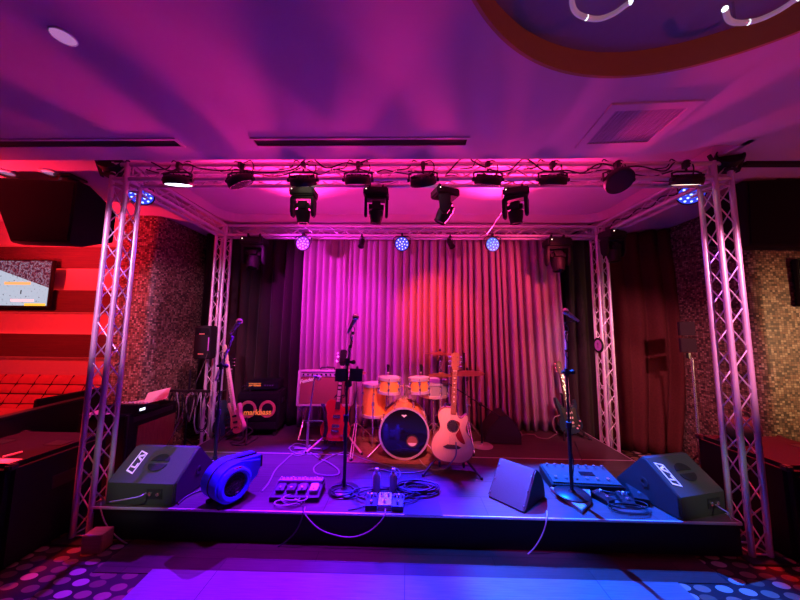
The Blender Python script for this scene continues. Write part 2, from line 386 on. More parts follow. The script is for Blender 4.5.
for s in (-1, 1): f.box((s*.215, 0, -.006), (.05, .30, .012)); f.box((0, s*.175, -.006), (.48, .05, .012))
f.build('frame', 'ceil', t)
f = MB(); f.box((0, 0, -.002), (.39, .31, .003))
for k in range(18): f.box((-.19+k*.0224, 0, -.006), (.004, .31, .006))
f.build('louvre', 'vent', t)
t = thing('ceiling_speaker', 'round flush white ceiling fitting above the left side', 'ceiling speaker', (-1.494, 1.142, CZ))
MB().lathe([(.0, -.008), (.036, -.008), (.042, 0)], n=28).build('face', 'fitting_glow', t)
MB().lathe([(.042, 0), (.046, -.004), (.042, -.008)], n=28).build('ring', 'white', t)
for px, py in ((6, 172), (50, 172)):
    p = at_z(px, py, UZ)
    t = thing('downlight', 'recessed downlight in the red lit ceiling, '+('above the truss-side end of the hanging speaker' if px > 20 else 'at the left picture edge'), 'light', (p.x, p.y, UZ), group='downlights in the lounge ceiling')
    MB().lathe([(.075, 0), (.075, -.012), (.055, -.012), (.055, 0)], n=24).build('bezel', 'white', t)
    MB().lathe([(0, -.004), (.055, -.004), (.055, 0)], n=24).build('lens', 'fitting_glow', t)
# curved acrylic lights in the recess
def acrylic(pts, label):
    P = [at_z(x, y, CZ+.03) for x, y in pts]; o = P[0]
    t = thing('acrylic_light', label, 'light', o, group='curved acrylic lights in the ceiling recess')
    q = smooth_pts([p-o for p in P], 8)
    MB().tube(q, .010, 10).build('tube', 'acrylic', t)
    for e in (q[0], q[len(q)//2 if len(pts) > 5 else -1], q[-1]):
        MB().ball(e, .0105, 10).build('lamp_end', 'sparkle', t)
    c = sum(q, Vector())/len(q)
    MB().cyl(q[len(q)//3], q[len(q)//3]+Vector((0, 0, .096)), .004).build('stem', 'steel', t)
acrylic([(575, -16), (572, 2), (578, 14), (596, 19), (613, 14), (630, 2)], 'curved clear acrylic light in the round ceiling recess, nearer its middle')
acrylic([(725, 9), (729, 20), (740, 23), (758, 20), (778, 11), (798, -2)], 'curved clear acrylic light in the round ceiling recess, beside its right rim')

# ------------------------------------------------------------------ the stage platform
X0, X1, Y0, Y1 = -2.34, 2.36, 2.31, 4.32
t = thing('stage_platform', 'low wide stage platform with brown boards and black front', 'stage', (0, Y0, 0))
MB().box(((X0+X1)/2, (Y1-Y0)/2, SZ-.02), (X1-X0, Y1-Y0, .04)).build('deck', 'deck', t)
f = MB(); f.box(((X0+X1)/2, .02, (SZ-.04)/2), (X1-X0, .02, SZ-.04))
for x in (X0+.01, X1-.01): f.box((x, (Y1-Y0)/2, (SZ-.04)/2), (.02, Y1-Y0-.04, SZ-.04))
f.build('skirt', 'skirt', t)
MB().box(((X0+X1)/2, -.006, SZ-.006), (X1-X0, .012, .016), .002).build('edge_trim', 'alu', t)
for x in (X0-.005, X1+.005): MB().box((x, (Y1-Y0)/2, SZ-.006), (.010, Y1-Y0, .016), .002).build('edge_trim', 'alu', t)
MB().box(((X0+X1)/2, 1.005, SZ+.0015), (X1-X0-.02, .012, .003)).build('joint_strip', 'alu', t)
o = MB().box((.02, 3.62, SZ+.003), (1.25, 1.0, .006), .002).build('drum_rug', 'rug'); tag(o, 'brown rug under the drum kit', 'rug')

# ------------------------------------------------------------------ curtains
def curtain(name, label, x0, x1, y, z0, z1, amp, wl, material, seed, sway=None, y1=None, res=.011):
    rnd = random.Random(seed)
    n = int((x1-x0)/res); rows = 18
    ph = [0.]; w = wl
    for i in range(n):
        if i % 10 == 0: w = wl*rnd.uniform(.7, 1.35)
        ph.append(ph[-1]+2*PI*res/w)
    am = [amp*(.75+.35*math.sin(i*.021+seed)+.15*rnd.uniform(-1, 1)*0) for i in range(n+1)]
    vs = []
    for j in range(rows+1):
        t = j/rows
        for i in range(n+1):
            u = i/n; x = x0+(x1-x0)*u; yy = y+((y1-y)*u if y1 is not None else 0)
            s = math.sin(ph[i]+.35*math.sin(t*2.1+i*.01))
            s = 1-2*abs(math.sin(ph[i]/2+.18*math.sin(t*2.1+i*.01)))**.8
            d = am[i]*s*(.8+.35*(1-t))+.012*math.sin(ph[i]*.37+t*3)
            sx = sway(u, t) if sway else 0
            vs.append((x+sx+.35*am[i]*math.cos(ph[i])*.6, yy+d, z0+(z1-z0)*t))
    fs = [(j*(n+1)+i, j*(n+1)+i+1, (j+1)*(n+1)+i+1, (j+1)*(n+1)+i) for j in range(rows) for i in range(n)]
    b = MB(); b._add(vs, fs); o = b.build(name, material, angle=180)
    md = o.modifiers.new('thickness', 'SOLIDIFY'); md.thickness = .006; md.offset = 0
    return tag(o, label, 'curtain')
curtain('stage_curtain', 'tall pleated pale backdrop curtain lit magenta and red behind the drums', -1.50, 2.12, 4.22, SZ+.01, 2.94, .075, .098, 'velvet', 3,
        lambda u, t: .16*max(0, u-.45)*(1-t)**1.2)
curtain('side_drape', 'black pleated drape behind the bass amplifier', -2.98, -1.47, 4.26, .24, 2.94, .05, .15, 'velvetblk', 5)
curtain('side_drape', 'black drape hanging right of the rear right truss tower', 2.68, 3.48, 4.36, .01, 2.93, .07, .16, 'velvetblk_lit', 11,
        lambda u, t: .30*math.sin(PI*min(1, t*1.1))*(u-.2)*.5-.1*(1-t)*u, y1=3.95)
curtain('side_drape', 'narrow black drape between the backdrop and the rear right truss tower', 2.30, 2.72, 4.38, .01, 2.94, .04, .16, 'velvetblk', 21)

# ------------------------------------------------------------------ trussing
TS, CR, BR = .16, .0185, .0050
def truss(name, label, p0, p1, side, group, zig=.160, plates=True, flip=0):
    p0, p1 = Vector(p0), Vector(p1); L = (p1-p0).length; ax = (p1-p0)/L
    a = Vector(side).normalized(); c = ax.cross(a).normalized()
    t = thing(name, label, 'truss', p0, group=group); h = TS/2-CR
    cor = [(a*h*i+c*h*j) for i, j in ((-1,-1),(1,-1),(1,1),(-1,1))]
    for k in cor: MB().cyl(k, k+ax*L, CR, n=12).build('chord', 'alu', t)
    n = max(1, round((L-.06)/zig)); st = (L-.06)/n
    for f in range(4):
        q, r = cor[f], cor[(f+1) % 4]; b = MB()
        for i in range(n):
            A, B = (q, r) if (i+flip) % 2 == 0 else (r, q)
            b.cyl(A+ax*(.03+i*st), B+ax*(.03+(i+1)*st), BR, n=6)
        for e in (.022, L-.022): b.cyl(q+ax*e, r+ax*e, BR*1.25, n=6)
        b.build('lattice', 'alu', t)
    if plates:
        q = Vector((0,0,1)).rotation_difference(ax).to_matrix()
        MB().box((0, 0, .006), (TS+.12, TS+.12, .012), .003).build('base_plate', 'blackm', t)
    return t
TXL, TXR = -2.385, 2.48
YF, YB, ZB, ZT = 2.375, 3.83, 2.75, 2.91
TW = 'truss towers at the stage corners'; BM = 'overhead truss beams'
truss('truss_tower', 'front left aluminium truss tower standing beside the left wedge monitor', (TXL, YF, 0), (TXL, YF, ZB-.012), (1,0,0), TW)
truss('truss_tower', 'front right aluminium truss tower standing beside the right wedge monitor', (TXR, YF, 0), (TXR, YF, ZB-.012), (1,0,0), TW)
truss('truss_tower', 'rear left aluminium truss tower beside the black drape', (-2.44, YB, 0), (-2.44, YB, ZB-.012), (1,0,0), TW)
truss('truss_tower', 'rear right aluminium truss tower carrying the round purple badge', (2.46, YB, 0), (2.46, YB, ZB-.012), (1,0,0), TW)
ZC_ = (ZB+ZT)/2
truss('truss_beam', 'long front truss beam carrying the row of stage lights', (TXL+.085, YF, ZC_), (TXR-.085, YF, ZC_), (0,1,0), BM, plates=False)
truss('truss_beam', 'long rear truss beam above the backdrop curtain', (-2.44+.085, YB, ZC_), (2.46-.085, YB, ZC_), (0,1,0), BM, .16, plates=False)
truss('truss_beam', 'left side truss beam running from front to rear tower', (TXL-.005, YF+.085, ZC_), (-2.44, YB-.085, ZC_), (1,0,0), BM, plates=False)
truss('truss_beam', 'right side truss beam running from front to rear tower', (TXR, YF+.085, ZC_), (2.46, YB-.085, ZC_), (1,0,0), BM, plates=False)
for x, y, w in ((TXL, YF, 'front left'), (TXR, YF, 'front right'), (-2.44, YB, 'rear left'), (2.46, YB, 'rear right')):
    t = thing('truss_corner', 'aluminium corner block on the '+w+' truss tower', 'truss', (x, y, ZB), group='truss corner blocks')
    h = TS/2-CR
    for i in (-1, 1):
        for j in (-1, 1):
            MB().cyl((i*h, j*h, -.01), (i*h, j*h, TS), CR, n=12).build('post', 'alu', t)
    for z in (CR, TS-CR):
        b = MB()
        for i in (-1, 1):
            b.cyl((i*h, -h-.004, z), (i*h, h+.004, z), CR*.9, n=10); b.cyl((-h-.004, i*h, z), (h+.004, i*h, z), CR*.9, n=10)
        b.build('rail', 'alu', t)
    b = MB()
    b.cyl((-h, -h, CR), (h, -h, TS-CR), BR, n=6); b.cyl((-h, h, CR), (h, h, TS-CR), BR, n=6); b.cyl((-h, -h, CR), (-h, h, TS-CR), BR, n=6); b.cyl((h, -h, CR), (h, h, TS-CR), BR, n=6)
    b.build('brace', 'alu', t)

# ------------------------------------------------------------------ stage lights
def par_proto():
    t = thing('par_light', 'x', 'stage light')
    b = MB(); b.box((0, 0, .03), (.03, .045, .05), .004); b.cyl((0, 0, .0), (0, 0, -.02), .008); b.cyl((-.02, 0, .04), (.035, 0, .04), .006); b.build('clamp', 'blackm', t)
    b = MB(); b.tube([(-.105, 0, -.09), (-.105, 0, -.035), (-.07, 0, -.022), (.07, 0, -.022), (.105, 0, -.035), (.105, 0, -.09)], .007, 6)
    b.cyl((-.118, 0, -.085), (-.100, 0, -.085), .014); b.cyl((.118, 0, -.085), (.100, 0, -.085), .014); b.build('yoke', 'blackm', t)
    h = MB()
    h.lathe([(0, .035), (.055, .035), (.07, .026), (.088, .02), (.096, .008), (.098, -.03), (.094, -.036), (.088, -.036), (.088, -.028), (0, -.028)], n=32)
    for k in range(16):
        a = 2*PI*k/16; h.box((.074*math.cos(a), .074*math.sin(a), .028), (.03, .004, .012), rot=Matrix.Rotation(a, 3, 'Z'))
    ho = h.build('housing', 'black', t, (0, 0, -.085))
    MB().lathe([(0, -.034), (.086, -.034), (.086, -.029), (0, -.029)], n=32).build('lens', 'lens_off', ho)
    q = smooth_pts([(.06, .02, -.06), (.085, .03, .03), (.05, .03, .085), (-.02, .03, .06), (-.075, .03, .09), (-.11, .03, .03), (-.2, .03, .015)], 5)
    MB().tube(q, .0045, 6).build('power_lead', 'cable', t)
    return t
par0 = par_proto(); used = set()
def set_mat(o, m):
    o.data = o.data.copy(); o.data.materials.clear(); o.data.materials.append(M[m])
def place_par(loc, rz, tilt, label, group, lens=None, sc=1, roll_=0):
    t = copy_tree(par0); t.location = loc; t.rotation_euler = (0, 0, rz); t.scale = (sc,)*3
    tag(t, label, None, group)
    for c in t.children:
        if c.name.startswith('housing'):
            c.rotation_euler = (tilt, roll_, 0)
            if lens:
                for l in c.children: set_mat(l, lens)
    return t
FG = 'LED par lights along the front truss'
fl = [(178, 18, 'led_white', 'lit white, nearest the front left tower', 0), (240, 24, None, 'unlit and tilted, second from the front left tower', -20), (303, 33, 'led_warm', 'lit warm, above the leftmost moving head', 0),
      (358, 22, None, 'unlit, between the two left moving heads', 0), (423, 36, 'led_pink', 'lit pink, left of the sideways moving head', -8), (488, 26, None, 'unlit, between the two right moving heads', 4),
      (553, 24, None, 'unlit, next right of the rightmost moving head', 0), (618, -35, None, 'showing its round back, second from right', 0), (687, 24, 'led_warm', 'nearest the front right tower', 0)]
for px, tl, ln, lb, rl in fl:
    p = at_y(px, 180, YF-.105)
    place_par((p.x, YF-.105, ZB+.075), R(rl*.4), R(tl), 'black LED par on the front truss, '+lb, FG, ln, 1.06, R(rl))
# corner wash lights with blue dots under the side trusses and dark cans on the front corners
def led_dots(parent, rad, z, material, rings_=((0, 1), (.38, 5), (.76, 10)), dot=.012):
    b = MB()
    for rr_, n in rings_:
        for k in range(n):
            a = 2*PI*k/n+.2; b.ball((rr_*rad*math.cos(a), rr_*rad*math.sin(a), z), dot, 8, (1, 1, .5))
    return b.build('led_array', material, parent)
def big_par(loc, direction, label, group, face, dots, rad=.088, hang=.1):
    t = thing('led_wash_light', label, 'stage light', loc, group=group)
    d = Vector(direction).normalized(); q = Vector((0, 0, -1)).rotation_difference(d)
    h = MB(); h.lathe([(0, .09), (.05, .09), (rad*.8, .06), (rad, .03), (rad*1.08, 0), (rad*1.08, -.012), (rad, -.012), (rad, -.004), (0, -.004)], n=28)
    ho = h.build('housing', 'black', t); ho.rotation_mode = 'QUATERNION'; ho.rotation_quaternion = q
    MB().lathe([(0, -.007), (rad*.97, -.007), (rad*.97, -.0035), (0, -.0035)], n=28).build('face', face, ho)
    led_dots(ho, rad, -.008, dots, dot=rad*.10)
    y = MB(); s = rad*1.2
    y.tube([(-s, 0, 0), (-s, 0, hang*.75), (-s*.7, 0, hang), (s*.7, 0, hang), (s, 0, hang*.75), (s, 0, 0)], .006, 6); y.box((0, 0, hang+.02), (.03, .04, .04), .004)
    y.build('yoke', 'blackm', t)
    return t
p = at_y(303, 243.5, YB-.10); big_par((p.x, p.y, p.z), (-.05, -1, -.06), 'round LED light glowing violet under the rear truss', 'round LED lights on the rear truss', 'face_violet', 'led_violet')
p = at_y(402, 244, YB-.10); big_par((p.x, p.y, p.z), (0, -1, -.16), 'round LED light glowing pale blue-white under the middle of the rear truss', 'round LED lights on the rear truss', 'face_blue', 'led_lilac')
p = at_y(492.5, 244.5, YB-.10); big_par((p.x, p.y, p.z), (.18, -1, -.12), 'round LED light glowing azure blue under the right half of the rear truss', 'round LED lights on the rear truss', 'face_azure', 'led_azure')
p = at_y(141, 195, 2.62); big_par((p.x, p.y, p.z), (.42, -.45, -.72), 'round LED light with blue dots under the left side truss', 'blue dotted LED lights on the side trusses', 'face_blue', 'led_blue', .095, .12)
p = at_y(691, 194, 2.62); big_par((p.x, p.y, p.z), (-.42, -.45, -.72), 'round LED light with blue dots under the right side truss', 'blue dotted LED lights on the side trusses', 'face_blue', 'led_blue', .095, .12)
for px, py, X, lb, side in ((112, 165, TXL-.12, 'black blinder light on a bracket at the top of the front left tower', -1), (727, 160, TXR+.14, 'black blinder light with a red indicator at the top of the front right tower', 1)):
    p = at_y(px, py, YF-.05)
    t = thing('blinder_light', lb, 'stage light', (p.x, YF-.05, p.z), group='blinder lights on the front towers')
    b = MB(); b.lathe([(0, .07), (.05, .07), (.075, .04), (.088, -.02), (.088, -.05), (.078, -.05), (.078, -.035), (0, -.035)], axis=(.25*side, .75, -.35), n=26); ho = b.build('housing', 'black', t)
    MB().box((0, 0, -.09), (.10, .07, .02), .004).build('bracket', 'blackm', t)
    for s in (-1, 1): MB().box((s*.105, 0, -.03), (.012, .03, .16), .003, Matrix.Rotation(s*R(25), 3, 'Y')).build('yoke_arm', 'blackm', t)
    if side > 0: MB().ball((.075, -.04, .075), .008, 10).build('indicator', 'red_dot', t)
# moving heads
def mover_proto():
    t = thing('moving_head_light', 'x', 'stage light')
    b = MB(); b.box((0, 0, -.045), (.225, .16, .075), .012); b.box((0, -.081, -.045), (.12, .004, .04), .002); base = b.build('base', 'black', t)
    MB().ball((-.085, -.082, -.03), .006, 8).build('indicator', 'led_warm', base)
    b = MB()
    for s in (-.06, .06): b.box((s, 0, .015), (.02, .05, .045), .004)
    b.build('clamp', 'blackm', t)
    k = bpy.data.objects.new('yoke', bpy.data.meshes.new('yoke')); bpy.data.objects.remove(k)
    b = MB(); b.box((0, 0, -.096), (.21, .11, .026), .008)
    for s in (-1, 1): b.prism([(-.055, -.10), (.055, -.10), (.045, -.23), (.02, -.265), (-.02, -.265), (-.045, -.23)], s*.082, s*.108, 'x', .006)
    y = b.build('yoke', 'black', t)
    b = MB(); b.box((0, 0, .035), (.135, .13, .10), .03); b.lathe([(.066, 0), (.062, -.05), (.052, -.095), (.054, -.10), (.054, -.112), (.042, -.112), (.042, -.10), (0, -.10)], n=24)
    h = b.build('head', 'black', y, (0, 0, -.21))
    MB().lathe([(0, -.108), (.041, -.104), (.041, -.099), (0, -.099)], n=20).build('lens', 'lens_off', h)
    return t
mov0 = mover_proto()
def place_mover(loc, rz, pan, tilt, label, group, sc=1.):
    t = copy_tree(mov0); t.location = loc; t.rotation_euler = (0, 0, rz); t.scale = (sc,)*3; tag(t, label, None, group)
    for c in t.children:
        if c.name.startswith('yoke'):
            c.rotation_euler = (0, 0, pan)
            for h in c.children: h.rotation_euler = (tilt, 0, 0)
    return t
MG = 'moving head lights under the front truss'
for px, rz, pan, tl, lb in ((304, 0, 0, 6, 'black moving head light under the front truss, leftmost of four, below a warm lit par'), (376.5, 0, 8, 10, 'black moving head light under the front truss, second from left, left of the truss middle'),
                            (445, 20, 62, 28, 'black moving head light under the front truss, turned sideways'), (515, -14, -18, 8, 'black moving head light under the front truss, rightmost of four, pointing down')):
    p = at_y(px, 190, YF+.06); place_mover((p.x, YF+.062, ZB-.012), R(rz), R(pan), R(tl), lb, MG, .92)
p = at_y(255.5, 243, YB-.04); place_mover((p.x, YB-.06, ZB-.02), 0, R(10), R(-14), 'large dim moving head light under the rear truss before the black drape', 'large moving heads on the rear truss', 1.3)
p = at_y(556, 243, YB-.04); place_mover((p.x, YB-.06, ZB-.02), 0, R(-8), R(-10), 'large dim moving head light under the rear truss at the right edge of the backdrop', 'large moving heads on the rear truss', 1.3)
p = at_y(603, 240, YB-.13); place_mover((p.x, YB-.30, ZB-.0), R(20), R(-12), R(-6), 'large dim moving head light hanging at the head of the rear right tower', 'large moving heads on the rear truss', 1.15)
# small pin spots under the rear truss
for px, a, lb in ((362, -25, 'small black spot under the rear truss between the violet and pale lights'), (450, 25, 'small black spot under the rear truss between the pale and azure lights')):
    p = at_y(px, 241, YB-.06)
    t = thing('pin_spot', lb, 'stage light', (p.x, YB-.062, ZB-.005), (0, 0, R(a)), 'pin spots under the rear truss')
    MB().box((0, 0, .01), (.03, .04, .05), .004).build('clamp', 'blackm', t)
    MB().tube([(-.04, 0, -.07), (-.04, 0, -.02), (.04, 0, -.02), (.04, 0, -.07)], .005, 6).build('yoke', 'blackm', t)
    MB().lathe([(0, .05), (.03, .05), (.034, .03), (.034, -.05), (.04, -.075), (.036, -.075), (.03, -.06), (0, -.06)], (0, 0, -.075), (-.15, .5, .85), 18).build('housing', 'black', t)
for r0 in (par0, mov0):
    for c in list(r0.children_recursive): bpy.data.objects.remove(c)
    bpy.data.objects.remove(r0)
# black cables looped along the front truss
def cable(name, label, pts, r=.005, material='cable', n=6, group=None, seg=8):
    P = smooth_pts(pts, n); o = MB().tube(P, r, seg).build(name, material); return tag(o, label, 'cable', group)
def beam_cable(x0, x1, step, amp, zz, y, seed):
    rnd = random.Random(seed); pts = []; x = x0
    while x < x1:
        pts.append((x, y+rnd.uniform(-.012, .012), zz+rnd.uniform(-amp, amp))); x += step*rnd.uniform(.7, 1.3)
    return pts
cable('truss_cable', 'black cable looped through the left half of the front truss', beam_cable(-2.2, .05, .11, .045, 2.84, YF-.015, 1), .005, group='cables along the front truss')
cable('truss_cable', 'black cable looped through the right half of the front truss', beam_cable(.0, 2.3, .12, .05, 2.83, YF+.01, 2), .005, group='cables along the front truss')
cable('truss_cable', 'black cable lying along the lower front truss chords', beam_cable(-2.2, 2.3, .16, .010, 2.785, YF, 3), .006, group='cables along the front truss')
cable('truss_cable', 'black cable drooping over the upper chord left of the front truss middle', beam_cable(-2.1, -.2, .14, .075, 2.865, YF-.085, 14), .006, group='cables along the front truss')
cable('truss_cable', 'black cable drooping over the upper chord right of the front truss middle', beam_cable(.3, 2.2, .13, .075, 2.865, YF-.085, 15), .006, group='cables along the front truss')
cable('truss_cable', 'black cable lying along the rear truss', beam_cable(-2.2, 2.2, .2, .012, 2.785, YB, 4), .006)
cable('truss_cable', 'black cable hanging along the right side truss', [(TXR+(random.random()-.5)*.05, 2.5+.1*k, 2.85+.03*math.sin(k*2.1)) for k in range(13)], .006)
p = at_y(575, 198, 2.43); 
cable('truss_cable', 'thin black lead dropping from the rightmost moving head to the rear truss', [at_y(511, 200, 2.5), at_y(500, 215, 2.9), at_y(488, 232, 3.4), at_y(480, 236, 3.74)], .005)

# ------------------------------------------------------------------ hanging loudspeakers
def hung_speaker(label, poly, y0, y1, stem, side):
    c = Vector((sum(p[0] for p in poly)/len(poly), (y0+y1)/2, max(p[1] for p in poly)))
    t = thing('hanging_speaker', label, 'loudspeaker', c, group='loudspeakers hung from the ceiling')
    q = [(x-c.x, z-c.z) for x, z in poly]; f, e = y0-c.y, y1-c.y
    cx = sum(a for a, _ in q)/len(q); cz = sum(z for _, z in q)/len(q)
    sc = lambda k, kz, y: [Vector((cx+(a-cx)*k, y, cz+(z-cz)*kz)) for a, z in q]
    MB().rings([sc(.975, .965, f), sc(1, 1, f+.02), sc(1, 1, f+.10), sc(.86, .56, e)]).build('cabinet', 'vinyl', t)
    MB().rings([sc(.93, .90, f-.008), sc(.93, .90, f+.002)]).build('grille', 'grille', t)
    b = MB(); sx = stem-c.x; yy = f+.10
    b.cyl((sx, yy, -.02), (sx, yy, UZ-c.z), .030, n=16); b.lathe([(.0, -.03), (.08, -.03), (.07, .01), (.04, .025), (.0, .03)], (sx, yy, 0), n=20); b.box((sx, yy, UZ-c.z-.012), (.16, .16, .024), .004)
    b.build('bracket', 'blackm', t)
    return t
yl = 2.52
L = [at_y(x, y, yl) for x, y in ((-14, 176), (78, 181), (99, 244), (10, 242))]
hung_speaker('big black loudspeaker hanging from the red lit ceiling left of the truss', [(L[0].x, L[0].z), (L[1].x, L[1].z), (L[1].x-.0, L[2].z), (L[3].x, L[3].z)][::-1], yl, yl+.42, at_y(72, 170, yl+.1).x, -1)
L = [at_y(x, y, yl+.12) for x, y in ((745, 180), (832, 176), (818, 248), (748, 247))]
hung_speaker('big black loudspeaker hanging from the ceiling right of the truss', [(p.x, p.z) for p in L], yl+.12, yl+.54, at_y(774, 165, yl+.22).x, 1)
cable('speaker_lead', 'black lead curling from the right hanging loudspeaker bracket along the ceiling', [(at_y(778, 160, 2.85)), at_y(786, 163, 2.8), at_y(795, 160, 2.8), at_y(806, 164, 2.8)], .01)

# ------------------------------------------------------------------ lounge at left
YW = 3.80
bands = [((0, 247), (0, 268)), ((0, 290), (0, 312)), ((0, 334), (0, 357))]
for i, (a, b_) in enumerate(bands):
    za, zb = at_y(60, a[1], YW-.06).z, at_y(60, b_[1], YW-.06).z
    nm = ('topmost, above the television', 'middle, level with the television bottom', 'lowest, above the booth seat')[i]
    t = thing('wall_panel', 'ribbed dark red wooden wall panel with red glow behind, '+nm, 'wall panel', (-4.9, YW, zb), group='ribbed wooden panels on the lounge wall')
    b = MB(); h = za-zb; b.box((0, -.04, h/2), (2.5, .05, h), .004)
    for k in range(10): b.box((0, -.067, h*(k+.5)/10), (2.5, .006, h*.055), .002)
    b.build('board', 'panelwood', t)
    for z in (.02, h-.02): MB().box((0, .0, z), (2.4, .014, .012)).build('led_strip', 'red_led', t)
p = at_y(0, 260, YW-.16); p2 = at_y(48.5, 307.5, YW-.16)
tw, th = 1.05, p.z-p2.z
t = thing('television', 'wall television showing an ice hockey game', 'television', (p2.x-tw/2, YW-.15, p2.z))
MB().box((0, 0, th/2), (tw, .045, th), .006).build('case', 'black', t)
MB().box((0, -.024, th/2+.004), (tw-.03, .004, th-.034)).build('screen', 'screen', t)
MB().box((tw/2-.16, -.027, .034), (.27, .003, .03)).build('score_bar', mat('yellow_score_bar', (.5, .5, .05), .4, emis=(.75, .72, .08), estr=.9), t)
MB().box((tw/2-.33, -.0275, .085), (.30, .003, .030)).build('score_bar', mat('white_score_bar', (.5, .5, .55), .4, emis=(.8, .82, .9), estr=.8), t)
MB().box((tw/2-.42, -.027, .30), (.34, .003, .035)).build('rink_marking', mat('rink_yellow', (.5, .4, .1), .4, emis=(.75, .6, .2), estr=.8), t)
MB().box((tw/2-.36, -.027, .19), (.012, .003, .05)).build('player_figure', 'black', t)
MB().box((0, .06, th/2), (.3, .10, .2)).build('wall_mount', 'blackm', t)
# tufted booth seat
t = thing('booth_sofa', 'tufted red leather booth seat below the lounge panels', 'sofa', (-4.6, 3.45, 0))
w = 1.92; b = MB()
nx, nz = 46, 22; vs = []
for j in range(nz+1):
    for i in range(nx+1):
        u, v = i/nx, j/nz
        fx, fz = (u*9) % 1, (v*4) % 1
        pf = .022*(math.sin(PI*fx)*math.sin(PI*fz))**.45 if 0 < fx < 1 and 0 < fz < 1 else 0
        vs.append((-w/2+w*u, .0+.20*v-pf, .55+.41*v))
fs = [(j*(nx+1)+i, j*(nx+1)+i+1, (j+1)*(nx+1)+i+1, (j+1)*(nx+1)+i) for j in range(nz) for i in range(nx)]
b._add(vs, fs); bo = b.build('backrest', 'leather', t, angle=180)
md = bo.modifiers.new('padding', 'SOLIDIFY'); md.thickness = .008; md.offset = 0
MB().prism([(.03, .50), (.22, .50), (.22, .95), (.20, .95)], -w/2+.01, w/2-.01, 'x', .004).build('back_shell', 'black', t)
b = MB()
for k in range(1, 9):
    u = k/9; b.tube([(-w/2+w*u+.02*v, .2*v-.010, .55+.41*v) for v in (0, .25, .5, .75, 1)], .0085, 5)
for k in range(1, 4): b.tube([(-w/2+w*i/20, .2*k/4-.010, .55+.41*k/4) for i in range(21)], .0085, 5)
b.build('seam', 'slot', bo)
MB().box((0, -.28, .54), (w, .62, .14), .03).build('seat', 'leather', t)
MB().box((0, -.22, .235), (w, .5, .47)).build('base', 'black', t)
MB().box((w/2+.03, -.15, .42), (.05, .75, .84), .01).build('end_panel', 'black', t)
t = thing('low_partition', 'low black partition between the red booth and the left subwoofer', 'partition', (-3.42, 2.75, 0))
q = R(8); MB().box((0, 0, .39), (.07, 1.05, .78), .008, Matrix.Rotation(q, 3, 'Z')).build('panel', 'black', t)
MB().box((0, 0, .785), (.09, 1.07, .02), .004, Matrix.Rotation(q, 3, 'Z')).build('cap_rail', 'blackm', t)

# subwoofers
def sub(x0, x1, y0, y1, h, label):
    cx, cy = (x0+x1)/2, (y0+y1)/2; t = thing('subwoofer', label, 'loudspeaker', (cx, cy, 0), group='subwoofers on the floor')
    w, d = x1-x0, y1-y0
    b = MB(); b.box((0, 0, h/2), (w, d, h), .03); b.build('cabinet', 'vinyl', t)
    MB().box((0, -d/2-.004, h/2), (w-.1, .012, h-.12), .004).build('grille', 'grille', t)
    for s in (-1, 1):
        b = MB(); b.box((s*(w/2-.14), .06, h+.001), (.14, .09, .004), .001); b.build('recess_cup', 'black', t)
        f = MB(); f.box((s*(w/2+.001), 0, h*.66), (.008, .16, .09), .002); f.build('handle', 'blackm', t)
    for i in (-1, 1):
        for j in (-1, 1): MB().box((i*(w/2-.02), j*(d/2-.02), h-.016), (.05, .05, .04), .008).build('corner_cap', 'rubber', t)
    return t
sub(-3.28, -2.54, 1.97, 2.62, .655, 'black carpeted subwoofer with red lit top left of the stage')
sub(2.66, 3.42, 2.26, 2.93, .63, 'black carpeted subwoofer with red lit top right of the stage')
o = MB().cyl(at_z(3, 457, .67), at_z(22, 452, .67), .008).build('drumstick', 'spruce'); tag(o, 'pale stick lying on top of the left subwoofer', 'drumstick')
o = MB().box(at_z(4, 461, .657), (.16, .07, .002)).build('paper_slip', 'paper'); tag(o, 'pink lit paper slip on the left subwoofer front edge', 'paper')
t = thing('gear_bag', 'rounded black bag standing on the right subwoofer', 'bag', (2.86, 2.72, .632))
t.scale = (.85, .85, .85)
MB().ball((0, 0, .13), .15, 20, (1.15, .7, .88)).build('body', 'slot', t)
MB().tube(smooth_pts([(-.08, -.02, .24), (-.04, -.02, .30), (.04, -.02, .30), (.08, -.02, .24)], 5), .01, 8).build('handle', 'cable', t)

# lighting desk case at the left of the stage
t = thing('control_case', 'black flight case holding the lighting desk left of the stage', 'equipment case', (-2.86, 3.18, 0))
MB().box((0, 0, .36), (.46, .62, .72), .01).build('body', 'vinyl', t)
for s in (-1, 1): MB().box((s*.225, -.305, .36), (.025, .025, .72), .003).build('corner_trim', 'blackm', t)
MB().box((.232, .0, .66), (.008, .5, .05), .002).build('shelf_edge', 'wedgeside', t)
MB().box((.232, .05, .40), (.006, .48, .38), .002).build('side_panel', 'mahog', t)
t = thing('lighting_console', 'small black lighting console with a lit display on the flight case', 'console', (-2.76, 3.06, .722))
MB().prism([(-.13, 0), (.13, 0), (.13, .03), (-.13, .08)], -.17, .17, 'x', .006).build('body', 'black', t)
MB().box((.172, -.08, .03), (.003, .06, .022)).build('display', 'lit_display', t)
b = MB()
for k in range(8): b.box((-.13+k*.037, .02, .067), (.012, .02, .014), .003)
b.build('fader', 'white', t)
for k, (x, y, a, lb) in enumerate(((-2.96, 3.0, 12, 'loose pale sheet on the flight case nearest the front tower'), (-2.93, 3.30, -20, 'pale sheet in the middle of the flight case'), (-2.78, 3.38, 30, 'pale sheet leaning at the rear of the flight case'))):
    o = MB().box((0, 0, 0), (.21, .297, .002)).build('paper_sheet', 'paper', None, (x, y, .726+k*.004+(.06 if k == 2 else 0)), (R(14) if k == 2 else 0, R(-12) if k == 2 else 0, R(a))); tag(o, lb, 'paper', 'papers on the flight case')

